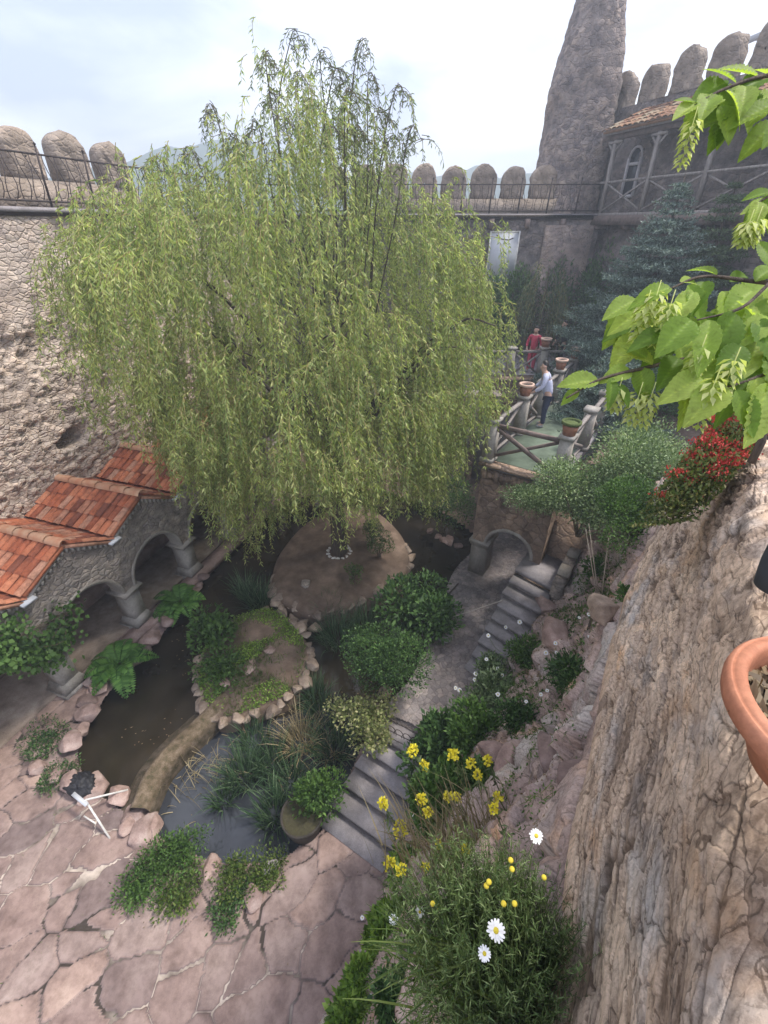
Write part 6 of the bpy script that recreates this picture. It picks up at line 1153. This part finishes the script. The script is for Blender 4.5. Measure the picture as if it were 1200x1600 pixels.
# rope from the shrub across the path
b = MB(); ra_ = at(628, 985, -8.1); rb_ = at(785, 938, -7.5); b.tube(crpath([ra_, (ra_ + rb_) / 2 - [0, 0, .06], rb_], 8), 0.009, 5); tag(b.build('rope', M['rope']), 'thin pale rope stretched across the path to the steps', 'rope')
b = MB(); b.bar(at(690, 940, -8.27), at(716, 912, -8.27), 0.03, 0.03); tag(b.build('stick', M['bark']), 'dark stick lying on the path near the bridge pier', 'stick')
b = MB(); pc = at(695, 995, -8.28); b.lathe([(0.001, .012), (.13, .012), (.17, .02), (.19, .008), (.2, 0)], 20); tag(b.build('drain_cover', M['step'], loc=pc + [0, 0, .02]), 'small round drain cover set in the path', 'drain cover')

# red flowering succulent on the rock edge
rf_ = thing('red_flower_cushion', 'spreading cushion plant with red flowers draped over the top of the rock face', 'flower', tuple(PD(1100, 735, 2.9)))
o0 = np.array(rf_.location); n = 16000; pxs = RNG.normal(0, 1, (n, 2)); Pt = np.array([PD(1110 + 0 * a - 48 * c + 34 * a, 725 + 62 * c - 4 * a, 2.85 - 0.18 * c * 0 + 0.1 * RNG.normal()) for a, c in np.clip(pxs * 0.72, -1.5, 1.5)]) - o0
b = MB(); b.leaves(Pt, RNG.normal(0, .6, (n, 3)) + [0, 0, .8], RNG.normal(0, 1, (n, 3)), 0.03, 0.014); b.build('foliage', M['sedum'], rf_)
m = 150
for k in range(98):
    b = MB()
    for j in range(1):
        c = np.clip(RNG.normal(-0.3, .62), -1.2, 0.9); a = RNG.uniform(-1.25, 1.25); q = PD(1112 - 46 * c + 36 * a, 720 + 58 * c - 3 * a, 2.74 + 0.07 * RNG.normal()) - o0; nn_ = 40; v = np.c_[RNG.normal(0, .028, nn_), RNG.normal(0, .028, nn_), RNG.normal(0, .012, nn_)]; b.leaves(q + v, unit(RNG.normal(0, .5, (nn_, 3)) + [0, 0, 1]), RNG.normal(0, 1, (nn_, 3)), 0.018, 0.012)
    b.build('flower_head', M['petal_red'], rf_)

# terracotta bowl at the right edge
pc = PD(1342, 1124, 0.68); t = thing('terracotta_bowl', 'large terracotta bowl with dead leaves on the wall at the right edge', 'planter', tuple(pc - np.array([0, 0, 0.16])))
prf = [(0.0, 0.0), (0.09, 0.0), (0.135, 0.09), (0.148, 0.115), (0.170, 0.117), (0.180, 0.123), (0.184, 0.140), (0.183, 0.152), (0.178, 0.160), (0.1745, 0.1605), (0.1735, 0.1575), (0.171, 0.1615), (0.162, 0.165), (0.154, 0.1635), (0.150, 0.158), (0.147, 0.14), (0.143, 0.10)]
b = MB(); b.lathe([(r * 0.93, z) for r, z in prf], 64); b.build('body', M['terracotta'], t, smooth=True)
b = MB(); b.lathe([(0.001, 0.10), (0.07, 0.105), (0.138, 0.10)], 40); b.build('soil', M['potting_soil'], t)
b = MB(); n = 420; a = RNG.uniform(0, 2 * pi, n); q = 0.128 * np.sqrt(RNG.random(n)); b.leaves(np.c_[q * np.cos(a), q * np.sin(a), 0.105 + 0.02 * RNG.random(n)], np.c_[RNG.normal(0, 1, (n, 2)), RNG.normal(0, .25, n)], RNG.normal(0, .4, (n, 3)) + [0, 0, 1], RNG.uniform(.02, .06, n), 0.014, .15); b.build('dead_leaves', M['dead_leaf'], t)
# dark planter edge and rusty stake at the right margin
pd_ = PD(1254, 845, 1.28); t = thing('dark_planter', 'dark slate-blue planter cut off by the right edge on the wall top', 'planter', tuple(pd_ - np.array([0, 0, .12]))); b = MB(); b.lathe([(0.0, -0.06), (0.05, -0.06), (0.062, 0.02), (0.068, 0.17), (0.062, 0.20), (0.055, 0.20), (0.05, 0.15), (0.001, 0.15)], 30); b.build('body', M['slate'], t, smooth=True)
b = MB(); q0 = PD(1190, 690, 2.3); b.tube([q0 - [0, 0, .12], q0, PD(1193, 645, 2.3), PD(1230, 612, 2.3)], [.02, .02, .018, .014], 8); tag(b.build('iron_post', M['bark']), 'rusty bent post at the top of the rock beside the red flowers', 'post')

# ------------------------------------------------------------------ hornbeam branches close by on the right
hbt = thing('hornbeam_tree', 'hornbeam branches with pleated lime green leaves and hop-like catkins reaching in from the right', 'tree', (2.6, 1.5, 6.6)); h0 = np.array(hbt.location)
brs = [([(1420, 470, 1.25), (1290, 452, 1.0), (1180, 440, .95), (1100, 432, .92), (1045, 452, .9)], 1.0), ([(1290, 452, 1.0), (1230, 500, .98), (1130, 545, .95), (1020, 572, .93), (940, 592, .92), (885, 622, .9)], 1.0), ([(1290, 452, 1.0), (1240, 560, .9), (1180, 590, .86), (1120, 610, .84)], .8), ([(1420, 150, 1.3), (1290, 120, 1.05), (1200, 118, 1.0), (1130, 140, .98), (1085, 165, .97)], 1.0), ([(1420, 330, 1.25), (1290, 300, 1.0), (1220, 300, .95), (1175, 322, .93)], .9), ([(1290, 452, 1.0), (1225, 430, .9), (1160, 480, .86), (1090, 500, .85)], .8)]
b = MB(); LB = []
for pts, sc_ in brs:
    q = crpath([PD(*p) for p in pts], 8) - h0; b.tube(q, np.linspace(0.0075, 0.0018, len(q)) * sc_, 6); LB.append(q)
tj = PD(1420, 470, 1.25) - h0
for s in (PD(1420, 470, 1.25), PD(1420, 150, 1.3), PD(1420, 330, 1.25)): b.tube(crpath([np.array([0, 0, 0.6]), (np.array([0, 0, 1.2]) + (s - h0)) / 2 + [0.15, 0, 0.1], s - h0], 6), np.linspace(0.03, 0.008, 13), 6)
b.tube([(0, 0, -6.0), (0.02, 0, -3), (0, 0, 0.6), (0, 0.05, 3.2)], [0.12, 0.1, 0.07, 0.02], 9); b.build('trunk', M['bark'], hbt, smooth=True)
def bigleaf(mb, base, d, nrm, ln, wd, curl):
    d = unit(d); s = unit(np.cross(d, nrm)); nn_ = np.cross(s, d); nu, nv = 49, 11; u = np.linspace(0, 1, nu)[:, None]; v = np.linspace(-1, 1, nv)[None]
    w_ = wd / 2 * np.clip(np.sin(pi * u ** 0.78) ** 0.85, 0.02, 1) * (1 - 0.12 * u); ser = 1 + 0.028 * np.sin(u * 60) * (np.abs(v) > 0.95)
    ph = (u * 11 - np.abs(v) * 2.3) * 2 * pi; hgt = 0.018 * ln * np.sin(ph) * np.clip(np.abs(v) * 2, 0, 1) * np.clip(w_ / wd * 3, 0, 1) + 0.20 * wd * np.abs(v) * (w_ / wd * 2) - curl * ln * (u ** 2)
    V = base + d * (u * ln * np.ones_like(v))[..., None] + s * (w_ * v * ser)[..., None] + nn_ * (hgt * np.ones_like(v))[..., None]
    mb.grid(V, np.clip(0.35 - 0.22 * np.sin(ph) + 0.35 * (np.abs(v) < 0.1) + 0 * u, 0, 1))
lm = MB(); specs = []
def addleaf(px, py, dep, ang, ln, wd=None, tilt=0.0, curl=.15, roll=0.0):      # ang: image direction in degrees (0 right, 90 down)
    base = PD(px, py, dep) - h0; rt = np.array([1, 0, 0]); dn = -np.array([0, sin(PITCH), cos(PITCH)]); fw = np.array([0, cos(PITCH), -sin(PITCH)]); d = rt * cos(radians(ang)) + dn * sin(radians(ang)) + fw * tilt
    nrm = -fw * 0.75 + np.array([0, 0, 1]) * 0.8 + rt * roll; bigleaf(lm, base, d, nrm, ln, wd or ln * 0.55, curl)
for (px, py, dep, ang, ln, tilt, roll) in [
    (1048, 450, .90, 165, .115, -.2, .1), (1062, 440, .91, 20, .06, 0, .5), (1075, 445, .90, 70, .09, -.2, -.3), (1100, 440, .92, 110, .12, -.4, -.2), (1130, 455, .93, 80, .13, -.3, .3), (1085, 455, .9, 140, .12, -.3, .2), (1150, 470, .9, 40, .11, 0, .4), (1180, 440, .94, 320, .09, .1, -.3), (1140, 440, .95, 300, .07, .2, .4), (1120, 430, .95, 210, .07, .2, .1),
    (1150, 490, .86, 120, .14, -.3, .2), (1110, 500, .85, 100, .13, -.3, -.2), (1080, 500, .85, 150, .12, -.2, .3), (1180, 500, .88, 90, .13, -.2, 0), (1200, 470, .9, 60, .12, -.1, .3), (1210, 420, .92, 250, .1, .1, 0), (1190, 520, .9, 130, .13, -.3, .2), (1215, 540, .88, 110, .14, -.3, -.2),
    (1020, 570, .93, 200, .09, 0, .2), (1000, 575, .93, 110, .085, -.2, -.4), (985, 580, .93, 165, .10, -.1, .3), (955, 590, .92, 100, .075, -.2, .4), (935, 595, .92, 170, .10, -.1, -.2), (1040, 565, .94, 230, .07, .1, .2), (1010, 560, .93, 225, .08, .1, -.2), (968, 600, .92, 60, .06, -.1, .2), (905, 610, .91, 150, .055, 0, .2),
    (1060, 560, .92, 130, .12, -.3, .2), (1090, 550, .9, 100, .13, -.3, -.1), (1120, 560, .88, 120, .14, -.3, .2), (1150, 580, .86, 95, .13, -.2, .2), (1180, 590, .86, 70, .13, -.2, -.2), (1130, 605, .84, 140, .12, -.2, .1), (1095, 590, .86, 160, .11, -.2, .3), (1200, 600, .84, 110, .14, -.2, .1), (1225, 580, .84, 95, .13, -.2, .2), (1070, 600, .88, 80, .10, -.2, .2), (1160, 540, .86, 150, .12, -.2, .2), (1100, 530, .88, 175, .10, -.1, .3), (1150, 610, .83, 100, .11, -.1, -.2),
    (1060, 500, .9, 120, .1, -.3, .2), (1040, 520, .91, 150, .09, -.2, -.2), (1050, 540, .92, 200, .075, 0, .2), (1175, 455, .93, 140, .12, -.2, .1), (1205, 500, .88, 150, .12, -.2, .2),
    (1090, 162, .97, 140, .095, -.2, .2), (1085, 160, .97, 175, .06, 0, .2), (1110, 150, .98, 120, .10, -.2, -.2), (1135, 142, .98, 80, .09, -.2, .3), (1150, 130, .99, 220, .08, .1, .2), (1165, 135, .99, 110, .11, -.3, .1), (1190, 125, 1.0, 130, .11, -.2, -.2), (1205, 120, 1.0, 85, .12, -.2, .2), (1220, 130, 1.0, 240, .09, .1, .1), (1185, 120, 1.0, 200, .10, 0, .3), (1215, 160, .98, 150, .11, -.2, .1), (1225, 190, .98, 130, .10, -.2, .1), (1130, 155, .97, 150, .09, -.2, .1),
    (1185, 315, .93, 130, .08, -.2, .2), (1205, 300, .94, 170, .07, 0, .2), (1215, 305, .94, 110, .09, -.2, .2), (1228, 300, .95, 140, .09, -.1, -.2)]:
    addleaf(px, py, dep, ang + RNG.normal(0, 12), ln * RNG.uniform(.72, 1.02), ln * RNG.uniform(.36, .54), tilt + RNG.normal(0, .12), RNG.uniform(.02, .45), roll + RNG.normal(0, .2))
for k in range(46):
    f = RNG.random(); px = 985 + 245 * f; py = 470 + 150 * RNG.random() * (0.4 + 0.6 * f) - 50 * f; addleaf(px + RNG.normal(0, 8), py, RNG.uniform(.93, 1.08), RNG.uniform(60, 165), RNG.uniform(.075, .125), None, RNG.uniform(-.35, .1), RNG.uniform(.05, .3), RNG.normal(0, .25))
for k in range(20):
    f = RNG.random(); px = 1095 + 130 * f; addleaf(px, 125 + 75 * RNG.random() * (.5 + .5 * f), RNG.uniform(1.0, 1.1), RNG.uniform(70, 175), RNG.uniform(.07, .11), None, RNG.uniform(-.3, .1), RNG.uniform(.05, .3), RNG.normal(0, .25))
for k in range(8): addleaf(1190 + 40 * RNG.random(), 300 + 30 * RNG.random(), RNG.uniform(.95, 1.05), RNG.uniform(80, 170), RNG.uniform(.06, .09), None, -.1, .15, RNG.normal(0, .25))
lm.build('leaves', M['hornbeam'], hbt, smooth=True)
def catkin(px, py, dep, ln):
    b = MB(); top_ = PD(px, py, dep) - h0
    for k in range(46):
        f = k / 46; a = k * 2.4; o_ = top_ + np.array([cos(a) * 0.006, sin(a) * 0.006, -ln * f]); d = np.array([cos(a) * 0.9, sin(a) * 0.9, -0.75]); b.leaves([o_], [d], [np.array([cos(a), sin(a), 0.9])], 0.024 * (1.1 - 0.5 * f), 0.0105, .18)
    b.tube([top_ + [0, 0, .02], top_ - [0, 0, ln]], 0.0012, 4); b.build('catkin', M['bract'], hbt)
for q in [(1028, 455, .89, .10), (1012, 470, .9, .08), (1000, 612, .92, .07), (1020, 612, .91, .075), (968, 605, .92, .05), (1085, 185, .96, .085), (1050, 470, .88, .09), (1120, 590, .82, .10), (1098, 540, .84, .08), (1172, 345, .92, .045), (1185, 340, .92, .05), (1150, 560, .82, .08)]: catkin(*q)

# ------------------------------------------------------------------ white frame, bag, people
wf_ = thing('metal_frame', 'small white metal pipe frame standing at the pool edge beside the dark bag', 'frame', tuple(at(150, 1290, -9.2))); f0 = np.array(wf_.location)
b = MB(); A1 = at(133, 1250, -8.75) - f0
for e in [(173, 1312, -9.2), (200, 1234, -9.05)]: b.tube([A1, at(*e) - f0], 0.018, 7)
b.tube([at(131, 1275, -8.95) - f0, at(150, 1287, -9.02) - f0], 0.014, 6); b.build('pipes', M['white_paint'], wf_)
b = MB(); c0, c1 = at(114, 1240, -8.72) - f0, at(136, 1258, -8.76) - f0; b.bar(c0, c1, 0.07, 0.015); b.build('plate', M['panel'], wf_)
b = MB(); v, f = ICO[3]; d = 1 + 0.9 * (fbm(v * 2.8, 5, 3, 0.65) - 0.5); b.add(v * d[:, None] * [0.36, 0.22, 0.17], f); o = b.build('plastic_bag', M['black_plastic'], smooth=True, loc=at(128, 1226, -9.05)); o.rotation_euler = (0, 0, -.3); tag(o, 'crumpled dark plastic bag between the boulders and the white frame', 'bag')

def skinmesh(name, nodes, edges, mat, parent, sub=2, root=0):
    me = bpy.data.meshes.new(name); me.from_pydata([n_[:3] for n_ in nodes], edges, []); o = bpy.data.objects.new(name, me); C.objects.link(o); o.parent = parent; me.materials.append(mat)
    md = o.modifiers.new('skin', 'SKIN'); md.use_smooth_shade = True
    if not me.skin_vertices: 
        me.attributes
    lay = me.skin_vertices[0].data
    for i, n_ in enumerate(nodes):
        r = n_[3]; lay[i].radius = (r, r) if not isinstance(r, tuple) else r; lay[i].use_root = (i == root)
    sb_ = o.modifiers.new('sub', 'SUBSURF'); sb_.levels = sub; sb_.render_levels = sub; return o
def ensure_skin(me):
    pass
def person(name, label, loc, rz, lean, hands, cols, sc_=1.0, legs=((0.10, 0.0, 0.0), (-0.10, 0.02, 0.0))):
    """faces local +y; hands = ((x,y,z),(x,y,z)); lean = forward shift of the shoulders"""
    t = thing(name, label, 'person', tuple(loc), rz); t.scale = (sc_,) * 3; sy = lean; hy = lean * 1.45
    nod = [(0, 0, .93, .135), (0, sy * .45, 1.12, .125), (0, sy * .85, 1.33, .135), (0, sy, 1.45, .085), (0, hy * .98, 1.53, .055), (0, hy + .02, 1.60, .082), (0, hy + .03, 1.68, .095), (0, hy + .01, 1.75, .070), (0, hy + .125, 1.635, .017)]
    ed_ = [(0, 1), (1, 2), (2, 3), (3, 4), (4, 5), (5, 6), (6, 7), (5, 8)]
    for sx in (1, -1):
        i = len(nod); nod += [(sx * .10, hy + 0.0, 1.64, .02)]; ed_ += [(6, i)]
    arms = []
    for sx, hnd in zip((1, -1), hands):
        sh = np.array([sx * .19, sy, 1.41]); hd = np.array(hnd); el = (sh + hd) / 2 + np.array([sx * .07, -.07, -.05]); i = len(nod); wr_ = hd; di = unit(hd - el); pm_ = hd + di * .06
        nod += [(*sh, .06), (*el, .042), (*wr_, .028), (*pm_, .034)]; ed_ += [(3, i), (i, i + 1), (i + 1, i + 2), (i + 2, i + 3)]; sdv = unit(np.cross(di, [0, 0, 1.]))
        for f in range(4):
            j = len(nod); o_ = sdv * (f - 1.5) * .019; L_ = (.055, .068, .064, .05)[f]; nod += [(*(pm_ + o_ + di * .035), .009), (*(pm_ + o_ + di * (.035 + L_ * .5) - np.array([0, 0, .012])), .008), (*(pm_ + o_ + di * (.035 + L_ * .8) - np.array([0, 0, .04])), .007)]; ed_ += [(i + 3, j), (j, j + 1), (j + 1, j + 2)]
        j = len(nod); nod += [(*(hd + di * .03 + sdv * .035 * -sx), .011), (*(hd + di * .07 + sdv * .05 * -sx), .009)]; ed_ += [(i + 2, j), (j, j + 1)]; arms.append((sh, el, wr_))
    lg = []
    for (sx, fy, _), sg in zip(legs, (1, -1)):
        i = len(nod); nod += [(sg * .095, 0.0, .86, .088), (sx, .03 + fy * .5, .49, .060), (sx, fy, .10, .042), (sx + sg * .02, fy + .13, .045, .038)]; ed_ += [(0, i), (i, i + 1), (i + 1, i + 2), (i + 2, i + 3)]; lg.append(i)
    skinmesh('body', nod, ed_, M['skin'], t)
    sn = [(0, .0, .84, .150), (0, sy * .45, 1.12, .152), (0, sy * .85, 1.33, .160), (0, sy, 1.44, .108), (0, sy * 1.15, 1.49, .072)]; se = [(0, 1), (1, 2), (2, 3), (3, 4)]
    for sh, el, wr_ in arms:
        i = len(sn); sn += [(*sh, .078), (*el, .060), (*(el * .25 + wr_ * .75), .048)]; se += [(3, i), (i, i + 1), (i + 1, i + 2)]
    skinmesh('shirt', sn, se, M[cols[0]], t)
    tn = [(0, 0, .95, .145)]; te = []
    for (sx, fy, _), sg in zip(legs, (1, -1)):
        i = len(tn); tn += [(sg * .095, 0, .84, .105), (sx, .03 + fy * .5, .49, .080), (sx, fy, .09, .066)]; te += [(0, i), (i, i + 1), (i + 1, i + 2)]
    skinmesh('trousers', tn, te, M[cols[1]], t)
    for (sx, fy, _), sg in zip(legs, (1, -1)): skinmesh('shoe', [(sx, fy - .04, .05, .046), (sx + sg * .01, fy + .06, .045, .048), (sx + sg * .02, fy + .17, .04, .04)], [(0, 1), (1, 2)], M[cols[2]], t, 2)
    skinmesh('hair', [(0, hy - .035, 1.62, .075), (0, hy - .02, 1.70, .10), (0, hy + .02, 1.765, .085), (0, hy + .075, 1.75, .05)], [(0, 1), (1, 2), (2, 3)], M['hair'], t)
    return t
pos = A2 + D2 * 2.95 - np.array([-0.818, 0.575]) * 0.46
person('person', 'person in pale blue shirt and dark jeans leaning on the bridge railing', (pos[0], pos[1], DECK + 0.01), RZB + 0.35, 0.16, ((0.20, 0.42, 1.0), (-0.20, 0.44, 1.0)), ('shirt_blue', 'jeans', 'shoe'))
person('person', 'person in red top standing at the far terrace railing', (5.7, 17.5, DECK - 0.01), 2.6, 0.02, ((0.25, 0.12, .95), (-0.25, 0.12, .95)), ('red_cloth', 'red_cloth', 'shoe'), 0.93)
person('person', 'person in black clothes standing beside the clay pot on the far terrace', (6.95, 18.0, DECK - 0.01), 1.9, 0.04, ((0.22, 0.2, 1.0), (-0.26, 0.05, .88)), ('black_cloth', 'black_cloth', 'shoe'), 1.0)

# ------------------------------------------------------------------ haze
hm = bpy.data.materials.new('haze'); hm.use_nodes = True; t = hm.node_tree; t.nodes.clear(); o_ = t.nodes.new('ShaderNodeOutputMaterial'); v_ = t.nodes.new('ShaderNodeVolumePrincipled'); v_.inputs['Density'].default_value = 0.0048; v_.inputs['Color'].default_value = (0.78, 0.88, 1.0, 1); v_.inputs['Anisotropy'].default_value = 0.3; t.links.new(v_.outputs[0], o_.inputs['Volume'])
b = MB(); b.box((0, 126, 18), (600, 350, 44.0)); o = b.build('haze', hm); struct(o, 'stuff')
